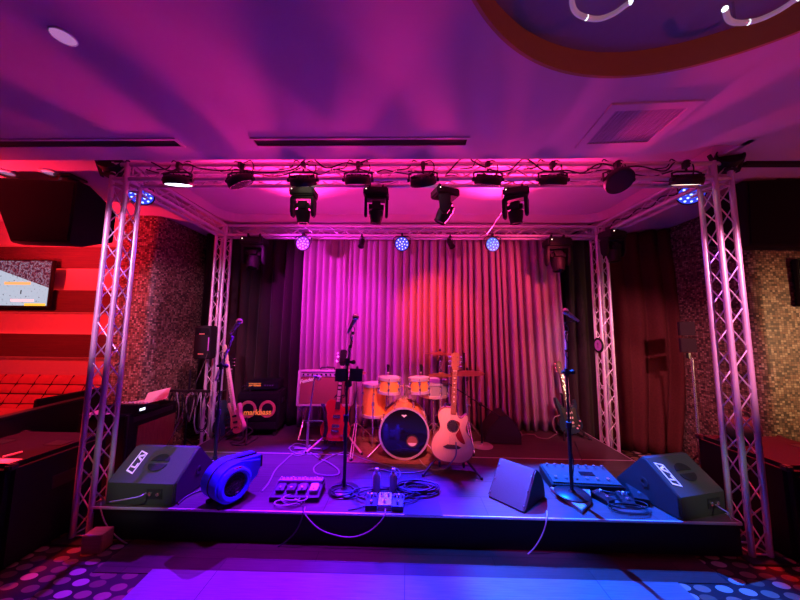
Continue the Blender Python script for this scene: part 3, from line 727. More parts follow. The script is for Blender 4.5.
# bundle of hanging cables between case and tower
t = thing('cable_rack', 'dark rack hung with coiled cables behind the left wedge monitor', 'cable rack', (-2.60, 3.62, 0))
b = MB(); b.cyl((0, 0, 0), (0, 0, 1.05), .012); 
for a in range(3): b.cyl((0, 0, .25), (.25*math.cos(a*2.1+.5), .25*math.sin(a*2.1+.5), .01), .009)
b.build('stand', 'blackm', t)
MB().box((0, 0, .80), (.5, .05, .03), .004).build('bar', 'blackm', t)
rnd = random.Random(4)
for k in range(9):
    x = -.22+k*.055; rx, rz = .05+rnd.random()*.03, .13+rnd.random()*.1
    q = [(x+rx*math.sin(a)*.6, -.04+rx*math.cos(a*2+k)*.3, .79-rz+rz*math.cos(a)) for a in [2*PI*i/28 for i in range(28)]]
    b = MB(); b.tube(q, .006, 6, True); b.tube([(v[0]+.012, v[1]-.015, v[2]-.015) for v in q], .006, 6, True); b.build('cable_coil', 'greyblue' if k in (2, 5, 7) else 'cable', t)
b = cable('slack_lead', 'thin lead running up from the left wedge monitor towards the rear left tower', [at_y(165, 449, 2.95), at_y(178, 424, 3.1), at_y(190, 396, 3.3), at_y(203, 366, 3.5), at_y(208, 352, 3.62)], .004)
# device clamped to the rear left tower
p = at_y(206, 342, YB-.15)
t = thing('clamped_amplifier', 'black box with painted orange reflections clamped to the rear left tower', 'amplifier', (p.x, YB-.16, p.z))
MB().box((0, 0, 0), (.20, .14, .40), .012).build('case', 'black', t)
MB().box((0, -.072, .13), (.16, .006, .08), .002).build('grille', 'grille', t)
for z in (.10, -.14): MB().box((.0, -.074, z), (.07, .004, .016), .002).build('indicator', 'orange', t)  # orange reflections on the case, painted as flat strips
MB().box((.086, -.072, -.02), (.014, .005, .16), .002).build('fader_strip', 'plate_purple', t)
# purple round badge on the rear right tower
p = at_y(596, 345.5, YB-.10)
t = thing('round_badge', 'purple oval disc in a black ring on the rear right tower', 'badge', (2.372, YB-.02, p.z), (0, 0, R(-90)))
t.scale = (.8, .8, .8)
MB().lathe([(0, 0), (.085, 0), (.09, .006), (.115, .006), (.115, -.012), (0, -.012)], axis=(0, -1, 0), n=32).build('ring', 'black', t)
MB().lathe([(0, .003), (.084, .003), (.084, .0), (0, .0)], (0, -.001, 0), axis=(0, -1, 0), n=32).build('face', 'plate_purple', t)
b = MB(); b.box((0, -.005, 0), (.008, .003, .09)); b.box((0, -.005, .02), (.04, .003, .008)); b.build('marking', 'black', t)
# two square panels on a pole in front of the right wall
p = at_z(702, 432, .6)
y_ = 3.35; q1 = at_y(688, 337, y_)
t = thing('panel_stand', 'dim stand with two square panels before the right mosaic wall', 'stand', (q1.x+.02, y_, 0))
MB().cyl((0, 0, 0), (0, 0, q1.z-.22), .014).build('pole', 'steel', t)
b = MB()
for a in range(3): b.cyl((0, 0, .3), (.25*math.cos(a*2.1), .2*math.sin(a*2.1), .01), .01)
b.build('tripod', 'blackm', t)
for s in (-.09, .09): MB().box((-.03, -.0, q1.z+s), (.17, .03, .15), .005).build('panel', mat('dim_panel', (.022, .010, .016), .8, spec=.1), t)
MB().box((-.03, .0, q1.z-.2), (.03, .03, .06), .004).build('clamp', 'blackm', t)
q = at_y(797, 283, 3.08)
t = thing('television', 'dark switched-off screen at the right edge on the mosaic wall', 'television', (q.x+.40, 3.06, q.z))
MB().box((0, 0, 0), (.86, .05, .48), .006).build('case', 'black', t); MB().box((0, -.026, 0), (.83, .004, .45)).build('screen', 'screen_off', t)
o = MB().box((0, 0, .06), (.13, .10, .12), .004).build('wood_block', 'wood', None, (-2.16, 2.22, 0), (0, 0, .1)); tag(o, 'small raw wooden block at the foot of the front left tower', 'block')

# ------------------------------------------------------------------ wedge monitors
def logo(parent, loc, rot, w, h):
    # white outlined slanted plate with an L and an A
    b = MB()
    P = [(-w/2-.012, -h/2), (w/2-.012, -h/2), (w/2+.012, h/2), (-w/2+.012, h/2)]
    I = [(x*.86, z*.72) for x, z in P]
    n = 4
    for k in range(n): b._add([(P[k][0], 0, P[k][1]), (P[(k+1) % n][0], 0, P[(k+1) % n][1]), (I[(k+1) % n][0], 0, I[(k+1) % n][1]), (I[k][0], 0, I[k][1])], [(0,1,2,3)])
    lg = b.build('logo_plate', 'logo', parent, loc)
    lg.rotation_euler = (Matrix.Rotation(rot[0], 3, 'X') @ Matrix.Rotation(R(-90), 3, 'Y')).to_euler()
    b = MB(); x = -w*.30
    b.prism([(x, -h*.3), (x+w*.24, -h*.3), (x+w*.24, -h*.16), (x+.07*w, -h*.16), (x+.12*w, h*.3), (x+.05*w, h*.3)], -.001, .001)
    x = w*.04
    b.prism([(x, -h*.3), (x+w*.1, -h*.3), (x+w*.2, h*.12), (x+w*.24, -h*.3), (x+w*.34, -h*.3), (x+w*.27, h*.3), (x+w*.17, h*.3)], -.001, .001)
    b.build('emblem', 'logo', lg)
def big_wedge(label, loc, rz, w, mirror=1):
    t = thing('wedge_monitor', label, 'stage monitor', loc, (0, 0, rz), 'wedge stage monitors')
    prof = [(0, 0), (0, .155), (.022, .170), (.225, .335), (.26, .335), (.49, .075), (.49, 0)]
    b = MB(); b.prism(prof, -w/2, w/2, 'x', .008); b.build('cabinet', 'wedge', t)
    for s in (-1, 1):
        b = MB(); pr = [(.012+a*.955, .010+z*.94) for a, z in prof]; b.prism(pr, s*w/2, s*(w/2+.006), 'x', .002); sp = b.build('side_panel', 'wedgeside', t)
        b = MB(); b.lathe([(.018, 0), (.034, 0), (.034, .006), (.018, .006)], (s*(w/2+.005), .25, .15), (s, 0, 0), 20); b.build('pole_socket', 'rubber', sp)
    # sloping rear panel frame
    d = Vector((0, .203, .165)).normalized(); nrm = Vector((0, -d.z, d.y)); mid = Vector((0, .1235, .2525))
    rx = math.atan2(d.z, d.y)
    for x, sc_ in ((.03*mirror, 1), (.03*mirror, -1)):
        b = MB(); pts = []
        for k in range(13):
            a = PI*k/12; pts.append((.074*math.cos(a), .012+.056*math.sin(a)))
        b.prism([(a, z*sc_) for a, z in pts], -.0025, .004, 'z', .001)
        o = b.build('port', 'slot', t, mid+nrm*.002+Vector((x, 0, 0)), (rx, 0, 0))
    logo(t, mid+nrm*.003+Vector((-.150*mirror, 0, 0)), (rx-PI/2, 0, 0), .165, .070)
    # connectors on the low rear face
    b = MB(); b.box((w*.22*mirror, -.002, .085), (.12, .006, .07), .002); cp = b.build('connector_plate', 'rubber', t)
    for k in (-1, 1):
        MB().lathe([(0, 0), (.013, 0), (.013, .008), (0, .008)], (w*.22*mirror+k*.03, -.005, .085), (0, -1, 0), 14).build('socket', 'steel', cp)
    return t
wl = big_wedge('black wedge monitor with a white slanted logo at the front left stage corner', (-1.99, 2.335, SZ), R(-1), .53)
wr = big_wedge('black wedge monitor with a white slanted logo at the front right stage corner', (2.165, 2.365, SZ), R(15), .44)
cable('speaker_lead', 'lead plugged into the back of the front left wedge monitor', [at_y(146, 493, 2.32), at_y(138, 497, 2.27), at_y(122, 500, 2.26), at_y(110, 502, 2.27)], .005, 'cablew')
cable('speaker_lead', 'lead plugged into the back of the front right wedge monitor', [at_y(716, 505, 2.37), at_y(722, 509, 2.3), at_y(728, 513, 2.26), at_y(732, 520, 2.25)], .005, 'cablew')
# small D-sided wedge: sloping face towards the camera
def small_wedge(name, label, a0, a1, prof, side_mat='wedgeside', face_mat='wedge', group=None):
    a0, a1 = Vector(a0), Vector(a1); L = (a1-a0).length; mid = (a0+a1)/2
    ang = math.atan2(a1.y-a0.y, a1.x-a0.x)
    t = thing(name, label, 'stage monitor', mid, (0, 0, ang), group)
    b = MB(); b.prism(prof, -L/2, L/2, 'x', .007); b.build('cabinet', face_mat, t)
    for s in (-1, 1):
        cx = sum(p[0] for p in prof)/len(prof); cz = sum(p[1] for p in prof)/len(prof)
        MB().prism([(cx+(a-cx)*.95, cz+(z-cz)*.95) for a, z in prof], s*L/2, s*(L/2+.004), 'x', .001).build('side_panel', side_mat, t)
    q = Vector((0, prof[1][0]-prof[0][0], prof[1][1]-prof[0][1])); 
    b = MB()
    for x in (-L/2+.012, L/2-.012):
        for f in (.12, .5, .88):
            p = Vector((x, prof[0][0], prof[0][1]))+q*f; b.ball(p+Vector((0, -.002, .002)), .006, 8)
    b.build('screw', 'steel', t)
    return t
prof = [(.0, .012), (.185, .232), (.215, .243), (.265, .22), (.31, .17), (.345, .10), (.36, .03), (.36, 0), (.01, 0)]
small_wedge('wedge_monitor', 'small wedge monitor with flat violet lit face near the front centre-right', (.66, 2.562, SZ), (.865, 2.347, SZ), prof, 'black')
c0, c1 = at_z(480, 436, SZ), at_z(507, 436, SZ)
b_ = at_y(478, 424, 3.95)
prof2 = [(0, .01), (.06, .18), (.2, .36), (.27, .38), (.36, .30), (.44, .13), (.44, 0), (0, 0)]
t = small_wedge('wedge_monitor', 'dark wedge monitor lying before the backdrop right of the acoustic guitar', (1.10, 3.62, SZ), (1.20, 4.00, SZ), [(a*1.05, z*.95) for a, z in prof2], 'wedge', 'wedgeside')
t.location = (.93, 3.90, SZ); t.rotation_euler = (0, 0, R(-94)); t.scale = (.9, .95, .92)

# ------------------------------------------------------------------ microphone stands
def mic(parent, loc, d):
    d = Vector(d).normalized(); b = MB(); loc = Vector(loc)
    b.cyl(loc-d*.15, loc-d*.02, .011, .019, 16); mb = b.build('microphone', 'greyblue', parent)
    MB().ball(loc+d*.008, .030, 16).build('mesh_head', 'steel', mb)
    return mb
def mic_stand(label, base, clutch_z, tip, base_kind, boom_back=.12, extra=None, mat_='blackm', r=.0115, micd=None):
    base = Vector(base); t = thing('microphone_stand', label, 'microphone stand', base, group='microphone stands')
    ct = Vector((0, 0, clutch_z-base.z)); tp = Vector(tip)-base
    MB().cyl((0, 0, .02), (0, 0, ct.z*.55), r*1.25).build('lower_tube', mat_, t)
    MB().cyl((0, 0, ct.z*.5), ct, r*.8).build('upper_tube', mat_, t)
    MB().cyl((0, 0, ct.z*.53), (0, 0, ct.z*.58), r*1.9).build('height_clutch', 'rubber', t)
    b = MB(); b.cyl(ct-Vector((0, 0, .03)), ct+Vector((0, 0, .03)), r*1.7); b.cyl(ct+Vector((-.04, 0, 0)), ct+Vector((.04, 0, 0)), .012); b.ball(ct+Vector((.05, 0, 0)), .02, 10); b.build('clutch', 'rubber', t)
    d = (tp-ct).normalized()
    MB().cyl(ct-d*boom_back, tp-d*.16, r*.85).build('boom', 'alu', t)
    for f in (.35, .65): MB().cyl(ct+(tp-ct)*f-d*.012, ct+(tp-ct)*f+d*.012, r*1.3).build('clip', 'steel', t)
    md = Vector(micd) if micd else (d+Vector((.35, -.1, .0)))
    mic(t, tp, md)
    if base_kind == 'round':
        MB().lathe([(0, 0), (.125, 0), (.13, .006), (.12, .014), (.03, .022), (.018, .035), (0, .035)], n=32).build('base', 'blackm', t)
    elif base_kind == 'tripod':
        for a in range(3):
            x, y = math.cos(a*2.094+.6), math.sin(a*2.094+.6)
            l = MB().cyl((x*.02, y*.02, .11), (x*.27, y*.27, .012), .009).build('leg', 'blackm', t)
            MB().ball((x*.27, y*.27, .013), .013, 8).build('rubber_foot', 'rubber', l)
        MB().cyl((0, 0, .02), (0, 0, .14), .02).build('hub', 'rubber', t)
    if extra: extra(t, ct)
    # lead wound along the boom and down the stand
    q = [tp-md.normalized()*.15]
    for k in range(1, 7): q.append(ct+(tp-ct)*(1-k/7)+Vector((.014*(-1)**k, -.012, -.02 if k == 1 else 0)))
    for k in range(1, 6): q.append(Vector((.016*(-1)**k, -.016, ct.z*(1-k/5.3))))
    MB().tube(smooth_pts(q, 5), .0038, 6).build('lead', 'cable', t)
    return t
bl = at_z(214, 472, SZ); cl = at_y(221, 366, bl.y)
mic_stand('microphone stand with a tripod base and angled boom between left wedge and bass amplifier', bl, cl.z, at_y(239, 322, bl.y-.1), 'tripod', .16)
bc = at_z(344, 491, SZ); cc = at_y(346, 362, bc.y)
def desk(t, ct):
    a = at_y(341, 375, bc.y-.05)-bc; c = at_y(356, 375, bc.y-.05)-bc
    for p, w in ((a, .098), (c, .112)):
        b = MB(); b.box((0, 0, 0), (w, .012, .105), .003); o = b.build('desk_leaf', 'blackgloss', t, p, (R(-14), 0, R(8 if p is a else -8)))
    b = MB(); b.box(((a.x+c.x)/2, -.03, a.z-.075), (.05, .05, .05), .008); b.cyl(((a.x+c.x)/2, -.02, a.z-.05), (0, 0, a.z-.13), .012); b.build('desk_clamp', 'rubber', t)
mic_stand('microphone stand with a two-leaf black tablet desk, round base, front left of the drums', bc, cc.z, at_y(355.5, 318, bc.y), 'round', .14, desk)
br = at_z(572, 494, SZ+.031); cr_ = at_y(563.5, 372, br.y)
mic_stand('microphone stand with round base and upright boom at the right of the stage', br, cr_.z, at_y(566, 312, br.y), 'round', .02, micd=(-.75, -.25, .45))
# short boom stand with round base
b0 = at_z(482, 446, SZ); t = thing('microphone_stand', 'short boom stand on a pale round base right of the acoustic guitar', 'microphone stand', b0, group='microphone stands')
MB().lathe([(0, 0), (.12, 0), (.125, .006), (.115, .014), (.03, .020), (.018, .035), (0, .035)], n=32).build('base', 'greyblue', t)
top = at_y(480.5, 404, b0.y)-b0
MB().cyl((0, 0, .02), top, .011).build('tube', 'blackm', t)
MB().cyl(at_y(443, 380, b0.y+.1)-b0, at_y(502, 418, b0.y-.05)-b0, .008).build('boom', 'blackm', t)
MB().ball(top, .024, 12).build('clutch', 'rubber', t)
# straight stand in front of the silver amplifier
b0 = at_z(307, 450, SZ); tp = at_y(315, 376, b0.y)
t = thing('microphone_stand', 'slim pale stand leaning before the silver amplifier', 'microphone stand', b0, group='microphone stands')
MB().cyl((0, 0, .02), (.0, 0, .30), .014).build('lower_tube', 'greyblue', t); MB().cyl((0, 0, .28), tp-b0, .009).build('upper_tube', 'steel', t)
b = MB(); b.cyl((-.14, 0, .012), (.16, 0, .012), .010); b.cyl((0, -.12, .012), (0, .10, .012), .010); b.build('base', 'greyblue', t)
mic(t, tp-b0+Vector((.03, .05, -.03)), (.1, .9, -.3))

# ------------------------------------------------------------------ amplifiers
a0 = at_y(297, 407, 3.7)
t = thing('guitar_amplifier', 'silver trimmed guitar amplifier with brown grille cloth on a stand', 'amplifier', (-1.0, 3.82, a0.z), (R(-6), 0, R(3)))
w, h, d = .67, .425, .24
b = MB(); b.box((0, .02, h/2), (w-.03, d-.04, h-.03), .004); b.build('cabinet', 'vinyl', t)
b = MB()
for s in (-1, 1): b.box((s*(w/2-.016), 0, h/2), (.032, d, h), .008)
b.box((0, 0, h-.012), (w-.06, d, .024), .005); b.box((0, 0, .012), (w-.06, d, .024), .005); b.build('trim_frame', 'tolex', t)
MB().box((0, -d/2+.02, h-.052), (w-.07, .012, .058), .002).build('control_panel', 'amppanel', t)
for k in range(10): MB().lathe([(0, 0), (.011, 0), (.011, .012), (.006, .018), (0, .018)], (-.27+k*.055, -d/2+.014, h-.055), (0, -1, 0), 12).build('knob', 'black', t)
MB().box((0, -d/2+.014, h/2-.03), (w-.07, .01, h-.115), .002).build('grille_cloth', 'ampcloth', t)
lettering('lettering', 'Fender', .062, 'logo', t, (-.225, -d/2+.005, h-.125), (PI/2, R(-14), 0), .35, .0015)
b = MB(); b.tube(smooth_pts([(-.09, 0, h), (-.07, 0, h+.03), (.07, 0, h+.03), (.09, 0, h)], 5), .009, 8); b.build('handle', 'rubber', t)
t = thing('amplifier_stand', 'black folding stand under the silver amplifier', 'stand', (-1.0, 3.82, SZ))
hz = a0.z-SZ
for s in (-1, 1):
    b = MB(); b.cyl((s*.27, -.16, .012), (s*.27, .14, hz-.02), .011); b.cyl((s*.27, .16, .012), (s*.27, -.12, hz-.02), .011); b.box((s*.27, -.02, hz-.018), (.03, .30, .02), .004)
    b.build('side_frame', 'steel', t)
b = MB(); b.cyl((-.27, .0, hz*.5), (.27, .0, hz*.5), .010); b.cyl((-.27, -.16, .014), (.27, -.16, .014), .010); b.build('crossbar', 'steel', t)
# bass combo
t = thing('bass_amplifier', 'black bass amplifier with two orange ringed speakers and yellow lettering', 'amplifier', (-1.86, 3.97, SZ), (0, 0, R(8)))
t.scale = (1.06, 1.0, 1.12)
w, h, d = .47, .46, .36
MB().box((0, 0, h/2+.04), (w, d, h-.04), .015).build('cabinet', 'vinyl', t)
MB().box((0, -d/2-.004, .29), (w-.04, .01, .24), .003).build('grille', 'grille', t)
MB().box((0, -d/2+.0, .115), (w-.06, .012, .07), .003).build('port_slot', 'black', t)
for s in (-1, 1):
    sp = MB(); sp.lathe([(.062, 0), (.064, .006), (.092, .006), (.094, 0)], (s*.108, -d/2-.008, .295), (0, -1, 0), 32); so = sp.build('speaker_ring', 'orange', t)
    MB().lathe([(0, .002), (.03, .004), (.062, .001), (.062, 0), (0, 0)], (s*.108, -d/2-.009, .295), (0, -1, 0), 28).build('cone', 'black', so)
lettering('lettering', 'markbass', .082, 'yellow', t, (.0, -d/2-.017, .262), (PI/2, 0, 0), .1, .002)
hd = MB(); hd.box((.02, .0, .54), (.36, .30, .085), .008); ho = hd.build('amplifier_head', 'black', t)
lettering('lettering', 'markbass', .036, 'yellow', ho, (-.06, -.153, .548), (PI/2, 0, 0), .1, .0012)
MB().box((-.06, -.151, .568), (.14, .003, .006)).build('stripe', 'yellow', ho)
for k in range(4): MB().lathe([(0, 0), (.009, 0), (.008, .012), (0, .012)], (.06+k*.028, -.15, .545), (0, -1, 0), 10).build('knob', 'steel', ho)
for i in (-1, 1):
    for j in (-1, 1): MB().cyl((i*.19, j*.14, 0), (i*.19, j*.14, .045), .022).build('foot', 'rubber', t)
b = MB(); b.box((w/2+.002, 0, .36), (.008, .14, .05), .003); b.build('side_handle', 'blackm', t)

# ------------------------------------------------------------------ drum kit
def drum(name, label, c, r, depth, axis, wrap, head, lugs, group='drums of the kit', front=None):
    t = thing(name, label, 'drum', c, group=group)
    q = Vector((0, 0, 1)).rotation_difference(Vector(axis).normalized())
    t.rotation_mode = 'QUATERNION'; t.rotation_quaternion = q
    MB().lathe([(r, -depth/2), (r, depth/2), (r-.006, depth/2), (r-.006, -depth/2)], n=40).build('shell', wrap, t)
    for s in (-1, 1):
        MB().lathe([(r-.004, s*depth/2-.016), (r+.013, s*depth/2-.016), (r+.015, s*depth/2+.014), (r-.004, s*depth/2+.014)], n=40).build('hoop', 'hoop', t)
        MB().lathe([(0, s*(depth/2+.004)-.001), (r-.004, s*(depth/2+.004)-.001), (r-.004, s*(depth/2+.004)+.001), (0, s*(depth/2+.004)+.001)], n=40).build('head', head if s > 0 else ('whitehead' if head != 'whitehead' else 'whitehead'), t)
    for k in range(lugs):
        a = 2*PI*(k+.5)/lugs; x, y = math.cos(a), math.sin(a); b = MB()
        for s in (-1, 1):
            b.ball((x*(r+.010), y*(r+.010), s*depth*.24), .017, 8, (1, 1, 1.4)); b.cyl((x*(r+.013), y*(r+.013), s*depth*.24), (x*(r+.013), y*(r+.013), s*(depth/2+.012)), .0045, n=6)
        b.cyl((x*(r+.012), y*(r+.012), -depth*.26), (x*(r+.012), y*(r+.012), depth*.26), .006, n=6); b.build('lug', 'steel', t)
    return t
bdc = (-.02, 3.42, .495); br_ = .245
t = drum('bass_drum', 'amber bass drum with a black front head and round port hole', bdc, br_, .42, (0, -1, 0), 'drumwrap', 'drumhead', 8)
# in this thing's axes: local x -> world x, local z -> towards camera
def bdl(x, up, z): return t.rotation_quaternion.inverted() @ Vector((x, -z, up))
MB().lathe([(.052, 0), (.064, 0), (.064, .006), (.052, .006)], bdl(.085, -.075, .217), n=28).build('port_ring', 'rubber', t)
MB().lathe([(0, 0), (.052, 0), (.052, .003), (0, .003)], bdl(.085, -.075, .2165), n=28).build('port_opening', 'mahog', t)
q = bdl(.118, -.115, .221); b = MB(); b.X = Matrix.Translation(bdl(.085, -.075, .2205)) @ t.rotation_quaternion.inverted().to_matrix().to_4x4()
b.prism([(.047*math.cos(PI+.35+k*(PI-.7)/12), .047*math.sin(PI+.35+k*(PI-.7)/12)) for k in range(13)], -.0012, .0012, 'y'); b.build('pillow', 'whitehead', t)
b = MB(); b.X = Matrix.Translation(bdl(0, .175, .217)) @ t.rotation_quaternion.inverted().to_matrix().to_4x4()
b.prism([(-.030, .006), (-.012, .012), (0, .004), (.012, .012), (.030, .006), (.012, -.006), (0, -.016), (-.012, -.006)], -.001, .001, 'y'); b.build('emblem', 'logo', t)
for s in (-1, 1):
    b = MB(); b.cyl(bdl(s*.21, -.12, .05), bdl(s*.38, -.26, .20), .010); b.ball(bdl(s*.38, -.257, .20), .014, 8); b.build('spur', 'steel', t)
b = MB(); b.box(bdl(0, .285, -.03), (.07, .08, .03), .006); b.cyl(bdl(0, .25, -.03), bdl(0, .46, -.03), .013)
for s in (-1, 1): b.cyl(bdl(0, .44, -.03), bdl(s*.09, .42, -.03), .010)
b.build('tom_mount', 'steel', t)
drum('rack_tom', 'amber rack tom on the left over the bass drum', (-.19, 3.44, .940), .116, .145, (.04, -.02, 1), 'drumwrap', 'whitehead', 6)
drum('rack_tom', 'amber rack tom on the right over the bass drum', (.145, 3.44, .945), .104, .14, (-.04, -.02, 1), 'drumwrap', 'whitehead', 6)
ft = drum('floor_tom', 'amber floor tom left of the bass drum', (-.37, 3.66, .735), .150, .34, (0, 0, 1), 'drumwrap', 'whitehead', 6)
for k in range(3):
    a = 2*PI*k/3+.5; b = MB(); x, y = math.cos(a)*.170, math.sin(a)*.170
    b.cyl((x, y, .1), (x, y, -.49), .008); b.ball((x, y, -.492), .013, 8); b.box((x*.95, y*.95, -.02), (.03, .03, .05), .005); b.build('leg', 'steel', ft)
sn = drum('snare_drum', 'small green-grey snare drum right of the rack toms', (.33, 3.72, .865), .165, .15, (0, -.05, 1), 'greyblue', 'whitehead', 8)
def stand_legs(t, h, spread, r=.009, mat_='steel', z0=.28):
    for k in range(3):
        a = 2*PI*k/3+.55; x, y = math.cos(a), math.sin(a)
        b = MB()
        for o in (-.012, .012): b.cyl((x*.015-y*o, y*.015+x*o, z0), (x*spread-y*o, y*spread+x*o, .014), r*.6, n=8)
        l = b.build('leg', mat_, t); MB().ball((x*spread, y*spread, .014), .017, 8).build('rubber_foot', 'rubber', l)
t = thing('snare_stand', 'chrome snare stand right of the bass drum', 'drum stand', (.33, 3.72, SZ), group='drum stands')
MB().cyl((0, 0, .10), (0, 0, .50), .012).build('tube', 'steel', t); stand_legs(t, .5, .22, z0=.22)
b = MB()
for k in range(3):
    a = 2*PI*k/3; b.cyl((0, 0, .48), (.15*math.cos(a), .15*math.sin(a), .545), .007)
b.build('basket', 'steel', t)
def cymbal(parent, c, r, tilt=(0, 0, 1), nm='cymbal'):
    return MB().lathe([(.0, .022), (.02, .022), (.034, .012), (.045, .006), (r*.6, -.002), (r, -.014), (r, -.016), (r*.6, -.004), (.045, .003), (.0, .018)], c, tilt, 40).build(nm, 'brass', parent)
def cym_stand(label, x, y, topz, r, tilt, boom=None, name='cymbal_stand', spread=.27):
    t = thing(name, label, 'cymbal stand', (x, y, SZ), group='cymbal stands'); h = topz-SZ
    MB().cyl((0, 0, .06), (0, 0, h*.55), .0125).build('lower_tube', 'steel', t); 
    MB().cyl((0, 0, h*.5), (0, 0, h+.05), .008).build('upper_tube', 'steel', t)
    b = MB(); b.cyl((0, 0, h*.53), (0, 0, h*.57), .019); b.cyl((-.02, 0, h*.55), (.04, 0, h*.55), .006); b.build('clamp', 'steel', t)
    MB().box((0, 0, h-.08), (.03, .03, .05), .006).build('tilter', 'steel', t)
    stand_legs(t, h, spread)
    cymbal(t, (0, 0, h), r, tilt); MB().lathe([(0, .05), (.012, .05), (.016, .02), (0, .02)], (0, 0, h), n=12).build('wing_nut', 'rubber', t)
    return t
p = at_y(369, 370, 3.78); cym_stand('crash cymbal on a chrome double-braced stand left of the floor tom', -.56, 3.46, at_y(366, 371, 3.46).z, .11, (.1, -.05, 1), spread=.30)
cym_stand('high crash cymbal above the snare drum', at_y(440, 353, 3.95).x, 3.95, at_y(440, 353, 3.95).z, .19, (.03, .02, 1))
cym_stand('ride cymbal behind the acoustic guitar neck', at_y(467, 372, 3.62).x, 3.62, at_y(467, 372, 3.62).z, .20, (-.04, -.03, 1))
t = cym_stand('hi-hat cymbals on a stand left of the acoustic guitar', at_y(441, 373, 3.58).x, 3.58, at_y(441, 374, 3.58).z, .15, (0, 0, 1))
h = at_y(441, 374, 3.58).z-SZ; cymbal(t, (0, 0, h-.03), .15, (0, 0, -1)); MB().cyl((0, 0, h), (0, 0, h+.16), .005).build('pull_rod', 'steel', t)
for px, py, lb in ((388, 369, 'small black microphone clipped over the left rack tom'), (421, 369, 'small black microphone clipped over the right rack tom')):
    p = at_y(px, py, 3.42); t = thing('drum_microphone', lb, 'microphone', p, group='clip-on drum microphones')
    MB().cyl((0, 0, .05), (0, 0, -.03), .016, .011).build('body', 'black', t); MB().ball((0, 0, -.032), .013, 10).build('capsule', 'steel', t)
    MB().tube(smooth_pts([(0, .0, .04), (.02, .03, .02), (.02, .06, -.07)], 5), .005, 6).build('clip', 'blackm', t)
p = at_y(464, 357, 3.75)
t = thing('overhead_microphone', 'slim overhead microphone above the ride cymbal', 'microphone', p)
MB().cyl((0, 0, .05), (0, 0, -.08), .012).build('body', 'black', t); MB().cyl((0, .0, -.06), (0, .0, SZ-p.z+.01), .008).build('tube', 'blackm', t)
MB().lathe([(0, 0), (.11, 0), (.11, .01), (.02, .02), (0, .02)], (0, 0, SZ-p.z), n=24).build('base', 'blackm', t)

# ------------------------------------------------------------------ guitars
def outline(pts, n=6): return [(v.x, v.y) for v in smooth_pts([(x, z, 0) for x, z in pts], n, True)]
ACOUSTIC = [(0, 0), (.10, .008), (.175, .055), (.20, .13), (.178, .215), (.132, .285), (.125, .33), (.142, .39), (.139, .432), (.118, .438), (.088, .408), (.058, .408), (.034, .445), (.02, .49),
            (-.03, .492), (-.09, .488), (-.135, .455), (-.146, .40), (-.128, .335), (-.130, .285), (-.178, .215), (-.20, .13), (-.175, .055), (-.10, .008)]
SINGLE = [(0, 0), (.09, .008), (.150, .055), (.163, .125), (.135, .20), (.105, .25), (.112, .30), (.135, .345), (.128, .368), (.095, .345), (.06, .345), (.03, .385), (-.03, .42), (-.085, .43), (-.125, .395), (-.130, .34), (-.108, .28), (-.112, .23), (-.152, .17), (-.163, .11), (-.145, .05), (-.08, .008)]
DOUBLE = [(0, 0), (.09, .012), (.150, .06), (.158, .12), (.125, .20), (.115, .26), (.135, .33), (.128, .40), (.108, .395), (.08, .335), (.03, .31), (-.03, .31), (-.08, .345), (-.12, .43), (-.145, .445), (-.150, .38), (-.125, .29), (-.122, .22), (-.150, .15), (-.155, .09), (-.12, .03), (-.06, .006)]
